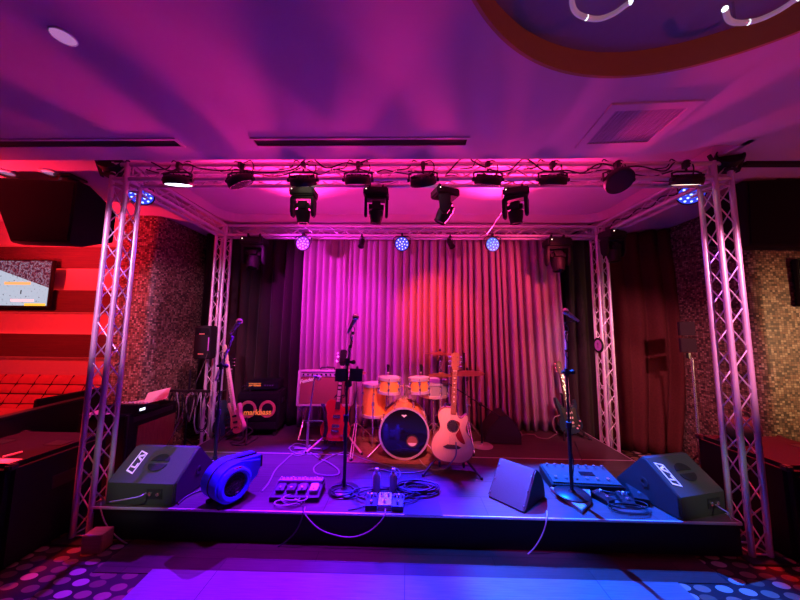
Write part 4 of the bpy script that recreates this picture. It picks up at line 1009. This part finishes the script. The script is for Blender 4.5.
def guitar(label, loc, rot, out, thick, joint, nut, top, body, facemat, neckm, headm, kind, group='guitars on stands', fret_light=True, cat='guitar', name='electric_guitar'):
    t = thing(name, label, cat, loc, rot, group)
    o = outline(out); MB().prism(o, 0, thick, 'y', .006).build('body', body, t)
    ac = kind == 'acoustic'
    if ac:
        MB().prism([(x*.965, .008+z*.967) for x, z in o], -.002, .002, 'y').build('soundboard', facemat, t)
    nw = .026; hb = joint
    MB().prism([(-nw, hb), (nw, hb), (.021, nut), (-.021, nut)], -.004, .020, 'y', .004).build('neck', neckm, t)
    fb0 = joint-.06 if ac else joint-.05
    fbo = MB().prism([(-nw-.001, fb0), (nw+.001, fb0), (.022, nut), (-.022, nut)], -.010, -.003, 'y').build('fretboard', ('mahog' if kind == 'acoustic' else 'rosewood') if fret_light else neckm, t)
    b = MB(); sl = 1.325*(nut-joint)*1.1
    for k in range(1, 20):
        z = nut-sl*(1-2**(-k/12))
        if z > fb0+.01: b.box((0, -.0105, z), (.046, .003, .003))
    b.build('frets', 'steel', fbo)
    b = MB()
    for k in ((1, 3, 5, 7, 9, 11, 12, 13, 15, 17) if kind == 'red' else (3, 5, 7, 9, 12, 15)):
        z = nut-sl*(1-2**(-(k-.5)/12))
        if z > fb0+.01: b.box((0, -.0108, z), (.036 if kind == 'red' else .012, .0025, .024 if kind == 'red' else .012))
    b.build('inlays', 'cream', fbo)
    hl = top-nut
    hp = [(-.021, nut), (.021, nut), (.036, nut+hl*.2), (.040, nut+hl*.92), (.012, top), (-.012, top), (-.040, nut+hl*.92), (-.036, nut+hl*.2)]
    if kind in ('strat', 'bass'): hp = [(-.021, nut), (.021, nut), (.030, nut+hl*.15), (.024, nut+hl*.25), (.030, nut+hl*.9), (.010, top), (-.022, nut+hl*.97), (-.045, nut+hl*.8), (-.036, nut+hl*.2)]
    hd = MB().prism(hp, -.002, .014, 'y', .003).build('headstock', headm, t)
    for k in range(3 if kind != 'bass' else 4):
        for s in ((-1, 1) if kind not in ('strat', 'bass') else (-1,)):
            z = nut+hl*(.25+.25*k if kind != 'bass' else .2+.2*k); b = MB(); b.cyl((s*.036, .005, z), (s*.058, .005, z), .004, n=6); b.ball((s*.06, .005, z), .010, 8); b.cyl((s*.022, .0, z), (s*.022, -.012, z), .004, n=8); b.build('tuner', 'steel', hd)
    MB().box((0, -.012, nut), (.044, .006, .006)).build('nut', 'cream', t)
    bz = {'acoustic': .148, 'red': .105, 'strat': .09, 'bass': .075, 'dark': .1}[kind]
    b = MB()
    ns = 4 if kind == 'bass' else 6
    for k in range(ns):
        f = k/(ns-1)-.5; b.cyl((f*.054, -.016, bz), (f*.034, -.014, nut), .0009, n=4)
    b.build('strings', 'steel', t)
    if ac:
        MB().prism([(-.085, bz-.012), (-.06, bz-.002), (-.045, bz+.012), (.045, bz+.012), (.06, bz+.002), (.085, bz-.004), (.06, bz-.02), (-.05, bz-.026)], -.012, -.001, 'y', .003).build('bridge', 'rosewood', t)
        MB().lathe([(0, 0), (.050, 0), (.050, .002), (0, .002)], (0, -.0015, .325), (0, -1, 0), 32).build('sound_hole', 'rubber', t)
        MB().lathe([(.051, 0), (.058, 0), (.058, .002), (.051, .002)], (0, -.002, .325), (0, -1, 0), 32).build('rosette', 'rosewood', t)
        pg = outline([(.030, .375), (.062, .36), (.066, .31), (.09, .25), (.118, .185), (.098, .178), (.055, .205), (.03, .245), (.040, .27), (.058, .30), (.060, .335)], 4)
        MB().prism(pg, -.0055, -.0005, 'y').build('pickguard', 'pickred', t)
    else:
        MB().box((0, -.008, bz), (.085, .018, .022), .004).build('bridge', 'steel', t)
        zs = (.155, .255) if kind == 'red' else ((.13, .19, .25) if kind != 'bass' else (.13, .2))
        for z in zs: MB().box((0, -.006, z), (.082, .014, .036 if kind == 'red' else .024), .004).build('pickup', 'cream' if kind in ('strat',) else ('steel' if kind == 'red' else 'black'), t)
        for k, (x, z) in enumerate(((.10, .09), (.125, .14), (.075, .06))): MB().lathe([(0, 0), (.011, 0), (.009, .014), (0, .014)], (x, -.001, z), (0, -1, 0), 12).build('knob', 'cream' if kind == 'strat' else 'brass', t)
        if kind == 'strat':
            MB().prism(outline([(.11, .05), (.13, .12), (.10, .2), (.10, .30), (.04, .29), (-.04, .29), (-.09, .33), (-.08, .22), (-.05, .12), (.05, .10)], 4), -.003, 0, 'y').build('pickguard', 'blackm', t)
    return t
def grot(a, tl, rz): return (Matrix.Rotation(tl, 3, 'Y') @ Matrix.Rotation(a, 3, 'X') @ Matrix.Rotation(rz, 3, 'Z')).to_euler()
def gstand(label, loc, rz=0, h=.62, legc='blackm', spread=.24, yz=.12):
    t = thing('guitar_stand', label, 'guitar stand', loc, (0, 0, rz), 'guitar stands')
    MB().cyl((0, .12, .16), (0, .16, h), .011).build('upright', 'blackm', t)
    for x, y in ((-spread, -.12), (spread, -.12), (0, .36)):
        l = MB().cyl((0, .12, .24), (x, y, .012), .011).build('leg', legc, t); MB().ball((x, y, .013), .015, 8).build('rubber_foot', 'rubber', l)
    b = MB()
    for s in (-1, 1): b.tube(smooth_pts([(0, .12, yz+.04), (s*.10, .10, yz-.01), (s*.11, -.06, yz-.02), (s*.11, -.085, yz+.03)], 5), .009, 8)
    b.build('cradle', 'rubber', t)
    b = MB(); b.tube(smooth_pts([(-.05, .06, h), (-.045, .13, h+.01), (0, .16, h), (.045, .13, h+.01), (.05, .06, h)], 5), .007, 8); b.build('neck_hook', 'rubber', t)
    return t
# acoustic
ga = at_y(451.5, 463, 2.95); gb = at_y(455, 357, 3.08)
tl = math.atan2(gb.x-ga.x, gb.z-ga.z)
guitar('pale wooden acoustic guitar with red pickguard standing right of the bass drum', (ga.x, 2.95, ga.z), grot(R(-6), tl, R(-6)), ACOUSTIC, .10, .49, .84, 1.02, 'mahog', 'spruce', 'mahog', 'mahog', 'acoustic', name='acoustic_guitar')
gstand('black guitar stand under the acoustic guitar', (ga.x, 2.98, SZ), R(-4), .58, 'blackm', .26, ga.z-SZ)
# red guitar
gr = at_y(334, 441, 3.40); gt = at_y(343, 357, 3.5); tl = math.atan2(gt.x-gr.x, gt.z-gr.z)
guitar('red electric guitar with cream inlays standing before the silver amplifier', (gr.x, 3.40, gr.z), grot(R(-7), tl, R(4)), SINGLE, .05, .38, .80, .99, 'redgloss', None, 'mahog', 'black', 'red')
gstand('wooden legged guitar stand under the red guitar', (gr.x+.02, 3.44, SZ), 0, .55, 'neckpale', .30, gr.z-SZ)
# strap hanging beside it
o = MB(); q = smooth_pts([(gr.x-.13, 3.37, gr.z+.40), (gr.x-.10, 3.36, gr.z+.28), (gr.x-.08, 3.355, gr.z+.15), (gr.x-.10, 3.37, gr.z+.05)], 6)
for i in range(len(q)-1): o._add([q[i]+Vector((-.02, 0, 0)), q[i]+Vector((.02, 0, 0)), q[i+1]+Vector((.02, 0, 0)), q[i+1]+Vector((-.02, 0, 0))], [(0,1,2,3)])
o = o.build('guitar_strap', 'rubber'); o.modifiers.new('thickness', 'SOLIDIFY').thickness = .003; tag(o, 'dark strap hanging over the red guitar body', 'guitar strap')
# bass
gs = at_y(236.5, 434, 3.60); gt = at_y(223.5, 344, 3.72); tl = math.atan2(gt.x-gs.x, gt.z-gs.z)
guitar('pink lit natural bass guitar leaning left of the bass amplifier', (gs.x, 3.62, gs.z), grot(R(-6), tl, R(-30)), [(x*.82, z*.82) for x, z in DOUBLE], .042, .265, .86, 1.07, 'pinkgloss', None, 'neckpale', 'neckpale', 'bass', fret_light=False, name='bass_guitar', cat='bass guitar')
gstand('black guitar stand under the bass guitar', (gs.x+.0, 3.66, SZ), R(-8), .60, 'blackm', .18, gs.z-SZ)
g2 = at_y(229, 436, 3.78)
guitar('dark glossy guitar half hidden behind the bass guitar', (g2.x-.02, 3.79, g2.z), grot(R(-5), R(-5), R(58)), SINGLE, .05, .38, .80, .97, 'blackgloss', None, 'rosewood', 'black', 'dark')
gstand('black guitar stand under the dark glossy guitar', (g2.x-.06, 3.80, SZ), R(58), .52, 'blackm', .14, g2.z-SZ)
# dark guitar at right
g3 = at_y(573, 434, 3.95); gt = at_y(562, 375, 4.05)
guitar('dark teal electric guitar with cream pickups at the right end of the backdrop', (g3.x, 3.95, g3.z), grot(R(-8), R(-5), R(10)), DOUBLE, .045, .31, .72, .90, 'blackgloss', None, 'rosewood', 'rosewood', 'strat', fret_light=False)
gstand('black guitar stand under the dark teal guitar', (g3.x, 3.99, SZ), R(5), .5, 'blackm', .17, g3.z-SZ)

# ------------------------------------------------------------------ blue floor blower
bc_ = Vector((-1.37, 2.42, SZ))
t = thing('air_blower', 'blue snail shaped floor blower with round dark intake beside the left wedge', 'blower', bc_, (0, 0, R(60)))
t.scale = (.86, .86, .82)
# local: intake looks along -y, nozzle goes to +x
cz = .185; rad = .165
sc_ = [(rad*math.cos(a)*(1+.10*max(0, a/5)), cz+rad*math.sin(a)*(1+.10*max(0, a/5))) for a in [k*PI/16 for k in range(0, 0)]]
arc = [(.172*math.cos(PI*(.5+k/20)), cz+.172*math.sin(PI*(.5+k/20))) for k in range(0, 25)]
poly = [(.27, cz+.155), (.05, cz+.172)]+arc+[(.16, cz-.10), (.20, cz+.02), (.27, cz+.03)]
b = MB(); b.prism(poly, .02, .13, 'y', .025); b.build('rear_housing', 'blueplastic', t)
b = MB(); b.prism([(x*.985, cz+(z-cz)*.985) for x, z in poly], -.10, .012, 'y', .03); fh = b.build('front_housing', 'blueplastic', t)
MB().prism([(x*1.02, cz+(z-cz)*1.02) for x, z in poly], .010, .022, 'y', .004).build('seam_band', 'rubber', t)
MB().lathe([(.150, 0), (.148, .03), (.128, .045), (.105, .040), (.100, .010), (.100, 0)], (-.01, -.10, cz), (0, -1, 0), 40).build('intake_ring', 'blueplastic', fh)
MB().lathe([(0, 0), (.102, 0), (.102, .004), (0, .004)], (-.01, -.102, cz), (0, -1, 0), 32).build('intake_opening', 'rubber', fh)
b = MB()
for rr_ in (.03, .055, .08): b.tube([(-.01+rr_*math.cos(2*PI*k/28), -.125, cz+rr_*math.sin(2*PI*k/28)) for k in range(28)], .0035, 6, True)
for k in range(6): a = PI*k/6; b.cyl((-.01+.1*math.cos(a), -.125, cz+.1*math.sin(a)), (-.01-.1*math.cos(a), -.125, cz-.1*math.sin(a)), .003, n=6)
b.build('intake_grille', 'blackm', fh)
MB().box((.272, .02, cz+.093), (.008, .2, .105)).build('outlet', 'rubber', t)
for x in (-.10, .08):
    for y in (-.07, .10): MB().box((x, y, .018), (.05, .04, .036), .006).build('foot', 'rubber', t)
o = MB().box((.0, -.136, cz+.135), (.07, .004, .03), .002).build('warning_label', 'pedalred', t, (0, 0, 0), (0, 0, 0))

# ------------------------------------------------------------------ pedals and floor clutter
def stomp(name, label, loc, rz, size, m_, knobs=3, group='effect pedals on the stage', cat='effect pedal'):
    t = thing(name, label, cat, loc, (0, 0, rz), group); w, d, h = size
    MB().prism([(-d/2, 0), (d/2, 0), (d/2, h), (-d/2, h*.62)], -w/2, w/2, 'x', .004).build('case', m_, t)
    for k in range(knobs): MB().cyl((-w/2+w*(k+.5)/knobs, d*.25, h*.8), (-w/2+w*(k+.5)/knobs, d*.25, h*1.0+.014), .009, n=12).build('knob', 'white' if k % 2 else 'steel', t)
    MB().cyl((0, -d*.25, h*.6), (0, -d*.25, h*.7+.016), .011, n=12).build('foot_switch', 'steel', t)
    return t
# centre-left pedal rack
p0 = at_z(300, 503, SZ)
t = thing('pedal_board', 'low black pedal rack with pale knobs left of the middle microphone stand', 'pedal board', (-.86, 2.53, SZ), (0, 0, R(2)), 'pedal boards')
t.scale = (.9, .85, .9)
MB().prism([(-.13, 0), (.13, 0), (.13, .085), (-.13, .04)], -.21, .21, 'x', .006).build('frame', 'black', t)
b = MB(); b.box((0, .085, .088), (.40, .07, .02), .004); b.build('top_strip', 'greyblue', t)
for k in range(11): MB().cyl((-.18+k*.036, .085, .095), (-.18+k*.036, .085, .114), .007, n=10).build('knob', 'steel' if k % 3 else 'white', t)
for k, (x, m_) in enumerate(((-.14, 'blackm'), (-.045, 'wedge'), (.05, 'blackm'), (.15, 'greyblue'))):
    q = MB(); q.box((x, -.035, .072), (.07, .10, .03), .004, Matrix.Rotation(R(10), 3, 'X')); po = q.build('pedal', m_, t)
    MB().cyl((x, -.06, .08), (x, -.063, .097), .010, n=10).build('foot_switch', 'steel', po)
def coil(name, label, c, rx, ry, turns, r, material, seed, group='coiled cables on the stage', tails=()):
    rnd = random.Random(seed); pts = []
    n = turns*12
    for k in range(n+1):
        a = 2*PI*k/12; f = 1+.18*math.sin(k*.37+seed)
        pts.append((c[0]+rx*f*math.cos(a)+.02*math.sin(k*.21), c[1]+ry*f*math.sin(a)+.02*math.cos(k*.17), SZ+r+.0015*k/2+.004*rnd.random()))
    for q in tails: pts.append((q[0], q[1], SZ+r+.003))
    return cable(name, label, pts, r, material, 4, group)
coil('coiled_cable', 'pale cable coil hung over the left pedal rack', (-.87, 2.40), .085, .04, 4, .005, 'cablew', 1)
# middle pedals
c = at_z(382, 510, SZ)
stomp('effect_pedal', 'black pedal with knobs, left of the row below the middle microphone', (-.255, 2.40, SZ), R(4), (.085, .13, .06), 'black')
stomp('effect_pedal', 'blue pedal between two dark pedals below the middle microphone', (-.155, 2.42, SZ), 0, (.10, .13, .055), 'greyblue', 2)
stomp('effect_pedal', 'dark pedal, right of the row below the middle microphone', (-.055, 2.40, SZ), R(-5), (.085, .13, .06), 'blackm')
for x, lb in ((-.24, 'small clear bottle behind the left pedal of the middle row'), (-.10, 'small clear bottle behind the right pedals of the middle row')):
    t = thing('water_bottle', lb, 'bottle', (x, 2.62, SZ), group='bottles on the stage')
    MB().lathe([(0, 0), (.030, 0), (.032, .01), (.032, .115), (.027, .135), (.014, .147), (.013, .155), (0, .155)], n=20).build('body', 'greyblue', t)
    MB().lathe([(.0, .155), (.015, .155), (.015, .175), (0, .175)], n=16).build('cap', 'white', t)
coil('coiled_cable', 'dark cable coil on the blue lit floor right of the middle pedals', (.10, 2.62), .15, .09, 5, .006, 'cable', 2)
coil('coiled_cable', 'loose cable tangle around the middle pedals', (-.16, 2.52), .22, .10, 3, .0045, 'cable', 3, tails=[(-.35, 2.36), (-.42, 2.33)])
coil('coiled_cable', 'dark cable coil at the foot of the middle microphone stand', (-.50, 2.56), .10, .07, 3, .006, 'cable', 4)
q = [at_z(x, y, SZ) for x, y in ((404, 515), (443, 516), (438, 500), (408, 499))]
o = MB().prism([(p.x, p.y) for p in q], SZ, SZ+.003, 'z').build('floor_mat', 'wedge'); tag(o, 'blank dark sheet lying at the stage edge right of the middle pedals', 'mat')
# right: multi effects floor unit and lid
e0, e1 = at_z(549, 489, SZ), at_z(606, 489, SZ)
t = thing('pedal_board', 'wide floor effects unit with a row of silver knobs behind the right microphone stand', 'pedal board', (1.52, 2.79, SZ), (0, 0, R(-3)), 'pedal boards')
MB().prism([(-.13, 0), (.15, 0), (.15, .10), (-.13, .055)], -.29, .29, 'x', .006).build('case', 'black', t)
MB().prism([(-.115, .062), (.135, .102), (.135, .108), (-.115, .068)], -.275, .275, 'x', .002).build('top_plate', 'wedge', t)
for k in range(8): MB().cyl((-.24+k*.068, .10, .10), (-.24+k*.068, .097, .128), .013, .010, 12).build('knob', 'steel', t)
for k in range(6): MB().cyl((-.23+k*.085, -.06, .072), (-.23+k*.085, -.063, .092), .012, n=12).build('foot_switch', 'steel', t)
MB().box((.06, .01, .090), (.12, .05, .006), .001, Matrix.Rotation(R(9), 3, 'X')).build('display', 'screen_off', t)
stomp('effect_pedal', 'black wah-like pedal at the right end of the wide effects unit', (1.86, 2.60, SZ), R(-20), (.10, .22, .075), 'black', 0)
stomp('effect_pedal', 'small dark pedal before the wide effects unit, beside the microphone base', (1.56, 2.55, SZ), R(25), (.09, .13, .05), 'blackm', 2)
stomp('effect_pedal', 'small black pedal before the wide effects unit, nearer the right wedge', (1.72, 2.53, SZ), R(-10), (.09, .13, .05), 'black', 3)
q = [at_z(x, y, SZ) for x, y in ((549, 493), (580, 517), (588, 507), (592, 492), (570, 488))]
q = [Vector((1.14, 2.60, 0)), Vector((1.31, 2.37, 0)), Vector((1.44, 2.44, 0)), Vector((1.52, 2.60, 0)), Vector((1.28, 2.68, 0))]
q = [tuple(at_z(x, y, SZ+.03).xy) for x, y in ((550, 487), (582, 510), (591, 500), (590, 488), (566, 483))]
o = MB().prism(q[:5], SZ, SZ+.03, 'z', .003).build('case_lid', 'greyblue'); tag(o, 'flat pale case lid lying under the right microphone stand', 'lid')
o['label'] = 'flat pale case lid lying under the right microphone stand'
coil('coiled_cable', 'pale cable coil on the azure floor before the right wedge', (1.66, 2.42), .13, .055, 4, .004, 'cable', 6)
coil('coiled_cable', 'cable tangle over the wide effects unit', (1.72, 2.68), .13, .08, 3, .005, 'cable', 8)
# cables on the stage floor
def floor_cable(label, px, r=.0045, material='cable', nm='stage_cable'):
    return cable(nm, label, [at_z(x, y, SZ+.002)+Vector((0, 0, r)) for x, y in px], r, material, 8)
floor_cable('pale cable running along the foot of the backdrop at right', [(508, 424), (514, 428), (520, 432), (522, 436), (518, 437), (524, 435), (534, 435), (538, 438), (548, 439), (555, 435), (559, 434)], .006, 'cablew')
floor_cable('pale cable running from the amplifier to the left pedal rack', [(310, 448), (300, 452), (292, 455), (283, 463), (275, 471), (269, 483), (262, 492)], .005, 'cablew')
floor_cable('pale cable looping on the floor left of the middle microphone stand', [(309, 452), (318, 458), (330, 464), (338, 470), (338, 475), (328, 476), (316, 474), (314, 468), (322, 462), (333, 456), (345, 452)], .005, 'cablew')
floor_cable('pale tangle of cable at the foot of the stand before the silver amplifier', [(288, 449), (296, 444), (306, 446), (310, 450), (302, 453), (292, 452), (290, 447), (300, 448), (308, 453), (298, 456), (290, 454)], .005, 'cablew')
floor_cable('pale cable curving from the middle stand to the drum rug', [(346, 452), (360, 458), (372, 462), (388, 466), (398, 470), (400, 476), (394, 481)], .0045, 'cablew')
floor_cable('cable lying on the blue floor towards the acoustic guitar', [(368, 470), (380, 470), (396, 473), (414, 473), (428, 470)], .0045, 'cablew')
floor_cable('cable lying on the floor in front of the bass amplifier', [(232, 446), (240, 444), (247, 440), (252, 434), (262, 430), (256, 427), (246, 432), (250, 440)], .005, 'cable')
floor_cable('dark cable tangle at the foot of the bass guitar', [(226, 440), (236, 437), (245, 434), (240, 441), (230, 443), (238, 446), (250, 443), (258, 437), (254, 432)], .006, 'cable')
floor_cable('lead running from the dark teal guitar to the wide effects unit', [(575, 442), (578, 450), (581, 458), (582, 466)], .005, 'cable')
floor_cable('lead lying between the left wedge and the blower', [(178, 505), (186, 498), (196, 493), (206, 490), (214, 486)], .006, 'cable')
# guitar lead draped from the acoustic guitar
cable('guitar_lead', 'pink lit lead looping from the acoustic guitar to the floor', [at_y(456, 442, 2.86), at_y(456, 455, 2.84), at_y(450, 464, 2.86), at_z(445, 469, SZ+.006), at_z(433, 470, SZ+.006), at_z(424, 465, SZ+.006), at_z(419, 459, SZ+.006)], .006, 'cablew', 8)
cable('guitar_lead', 'pale lead curling beside the dark teal guitar body', [at_y(557, 433, 3.9), at_y(553, 426, 3.9), at_y(554, 418, 3.92), at_y(560, 415, 3.95)], .006, 'cablew', 8)
# cables hanging over the front edge
def front_cable(label, px, r=.005, material='cable'):
    return cable('hanging_cable', label, [at_y(x, y, 2.285) for x, y in px], r, material, 8, 'cables hanging over the stage front')
def over_edge(px): return [at_z(px[0][0], px[0][1]-9, SZ+.008), at_y(px[0][0], px[0][1]-2, 2.298)]
for lb, px, m_ in (('pale cable sagging in a wide arc over the stage front below the middle pedals', [(305, 516), (318, 528), (335, 535), (352, 537), (368, 532), (380, 522), (385, 516)], 'cablew'),
                   ('dark cable hanging over the stage front below the violet wedge', [(547, 520), (543, 533), (535, 547), (526, 556)], 'cablew'),
                   ('dark cable hanging over the stage front below the left pedal rack', [(303, 515), (298, 528), (288, 540), (276, 548)], 'cable'),
                   ('thin cable sagging from the left wedge down the black stage front', [(101, 512), (106, 524), (116, 536), (128, 544), (138, 545)], 'cablew')):
    P = over_edge(px)+[at_y(x, y, 2.285) for x, y in px[1:]]
    if px[-1][1] < 520: P[-1] = at_y(px[-1][0], px[-1][1]-2, 2.298); P.append(at_z(px[-1][0], px[-1][1]-9, SZ+.008))
    cable('hanging_cable', lb, P, .0045, m_, 8, 'cables hanging over the stage front')

# ------------------------------------------------------------------ lighting
def spot(name, loc, target, col, power, angle, blend=.6, size=.05):
    ld = bpy.data.lights.new(name, 'SPOT'); ld.energy = power; ld.color = col; ld.spot_size = R(angle); ld.spot_blend = blend; ld.shadow_soft_size = size
    o = bpy.data.objects.new(name, ld); COL.objects.link(o); o.location = loc
    d = Vector(target)-Vector(loc); o.rotation_euler = d.to_track_quat('-Z', 'Y').to_euler(); return o
def point(name, loc, col, power, size=.1):
    ld = bpy.data.lights.new(name, 'POINT'); ld.energy = power; ld.color = col; ld.shadow_soft_size = size
    o = bpy.data.objects.new(name, ld); COL.objects.link(o); o.location = loc; return o
VIO, BLU, AZU = (.15, .003, 1), (.012, .008, 1), (.0, .085, 1)
fy, fz = YF+.45, 2.52
# washes on the backdrop from the front truss
spot('spot_wash', (-2.0, fy, fz), (-.95, 4.2, 1.9), (1, .032, 1.0), 330, 84, 1)
spot('spot_wash', (-.75, fy, fz), (-.70, 4.2, 1.6), (1, .03, .9), 140, 64, 1)
spot('spot_wash', (-.1, fy, fz), (.42, 4.2, 1.75), (1, .05, .012), 330, 52, 1)
spot('spot_wash', (2.0, fy, fz), (1.10, 4.2, 1.9), (1, .055, .14), 180, 84, 1)
# warm pink on the drums and guitar from the house side
spot('spot_front', (.25, 1.2, 2.74), (.14, 3.3, .82), (1, .16, .20), 800, 27, .8)
spot('spot_wash', (-.6, fy, fz), (-1.0, 3.7, .5), (1, .06, .45), 120, 50)
spot('spot_wash', (1.6, fy, fz), (1.6, 3.9, .2), (1, .03, .05), 100, 60)
spot('spot_wash', (1.7, 2.7, 2.55), (3.15, 4.0, .8), (1, .12, .05), 34, 50, 1)
spot('spot_front', (.1, 2.05, 2.66), (.82, 2.52, .35), (.75, .006, 1), 300, 18)
spot('spot_wash', (-1.1, fy, fz), (-1.9, 3.85, .5), (.75, .05, 1), 110, 30)
# rear lights that face the room
spot('spot_rear', (-1.28, YB-.2, 2.58), (-1.20, 2.55, .2), VIO, 2600, 50, .7, .015)
spot('spot_rear', (-.06, YB-.2, 2.58), (-.05, 2.40, .2), BLU, 4500, 28, .7, .015)
spot('spot_rear', (1.06, YB-.2, 2.58), (1.30, 2.25, .2), AZU, 4800, 40, .5, .015)
spot('spot_rear', (.5, YB-.2, 2.58), (.62, 2.55, .1), (.25, .003, 1), 700, 26, .6, .015)
spot('spot_rear', (-1.28, YB-.2, 2.58), (-.8, .9, 3.0), (1, .022, .24), 470, 92, .6, .11)
spot('spot_rear', (1.06, YB-.2, 2.58), (.6, .9, 3.0), (1, .024, .22), 510, 92, .6, .11)
# dance floor colour from the front truss
spot('spot_floor', (-.9, YF-.15, 2.6), (-.80, 1.72, 0), (.24, .002, 1), 1300, 46)
spot('spot_floor', (.9, YF-.15, 2.6), (.62, 1.70, 0), (.0, .07, 1), 1300, 43)
# side trusses
spot('spot_side', (-2.26, 2.62, 2.55), (-2.45, 2.35, .8), (.10, .05, 1), 70, 60)
spot('spot_side', (2.36, 2.62, 2.55), (2.5, 2.35, .8), (.12, .05, 1), 30, 60)
spot('spot_wash', (-1.7, fy, fz), (-2.45, 3.8, 1.3), (1, .22, .55), 120, 38)
spot('spot_wash', (1.7, fy, fz), (2.46, 3.8, 1.3), (1, .26, .45), 120, 34)
# added pink fill for the stage ceiling, red lounge lamps, warm light on the right wall
spot('spot_up', (-.9, 3.1, 1.9), (-.8, 3.2, 3.2), (1, .024, .36), 38, 150)
spot('spot_up', (.8, 3.1, 1.9), (.8, 3.2, 3.2), (1, .028, .28), 38, 150)
spot('room_red', (-4.2, 2.2, 2.3), (-4.4, 3.8, 1.2), (1, .018, .024), 190, 125, .8)
spot('room_red', (-4.3, 2.5, 1.9), (-4.2, 2.8, 2.9), (1, .016, .05), 330, 140, .8)
spot('sub_red_fill', (-2.95, 2.15, 2.15), (-2.95, 2.25, .65), (1, .02, .03), 420, 46)  # added red fill straight above each subwoofer top
spot('sub_red_fill', (3.05, 2.5, 2.1), (3.05, 2.6, .63), (1, .02, .03), 560, 50)
spot('wedge_fill', (-1.9, .3, 2.74), (-1.99, 2.5, .50), (1, .98, .90), 170, 15)  # added fill on the front wedge panels, no fitting modelled
spot('wedge_fill', (2.0, .3, 2.74), (2.15, 2.5, .50), (1, .98, .90), 150, 13)
spot('room_pink_side', (2.2, .6, 2.5), (2.5, 2.4, 1.7), (1, .24, .48), 480, 40)
spot('room_pink_side', (-2.0, .6, 2.5), (-2.4, 2.4, 1.9), (1, .34, .80), 300, 38)
spot('room_warm', (5.0, .9, 1.5), (3.95, 3.1, 1.35), (1, .52, .26), 330, 52, .9)
spot('room_warm', (5.4, 1.6, 1.3), (3.4, 2.4, 2.95), (1, .14, .10), 50, 60)
spot('room_warm', (2.6, -.6, 1.6), (2.4, .4, 2.8), (1, .06, .16), 45, 130)
spot('room_warm', (.9, -.3, 1.6), (1.0, 1.3, 2.88), (1, .42, .12), 4, 60, 1)
W = bpy.data.worlds.new('room_ambient'); S.world = W; W.use_nodes = True
W.node_tree.nodes['Background'].inputs[0].default_value = (.30, .03, .15, 1); W.node_tree.nodes['Background'].inputs[1].default_value = .05
vs_ = S.view_settings; vs_.view_transform = 'Standard'; vs_.look = 'None'; vs_.gamma = 1; vs_.exposure = 0; vs_.use_curve_mapping = False
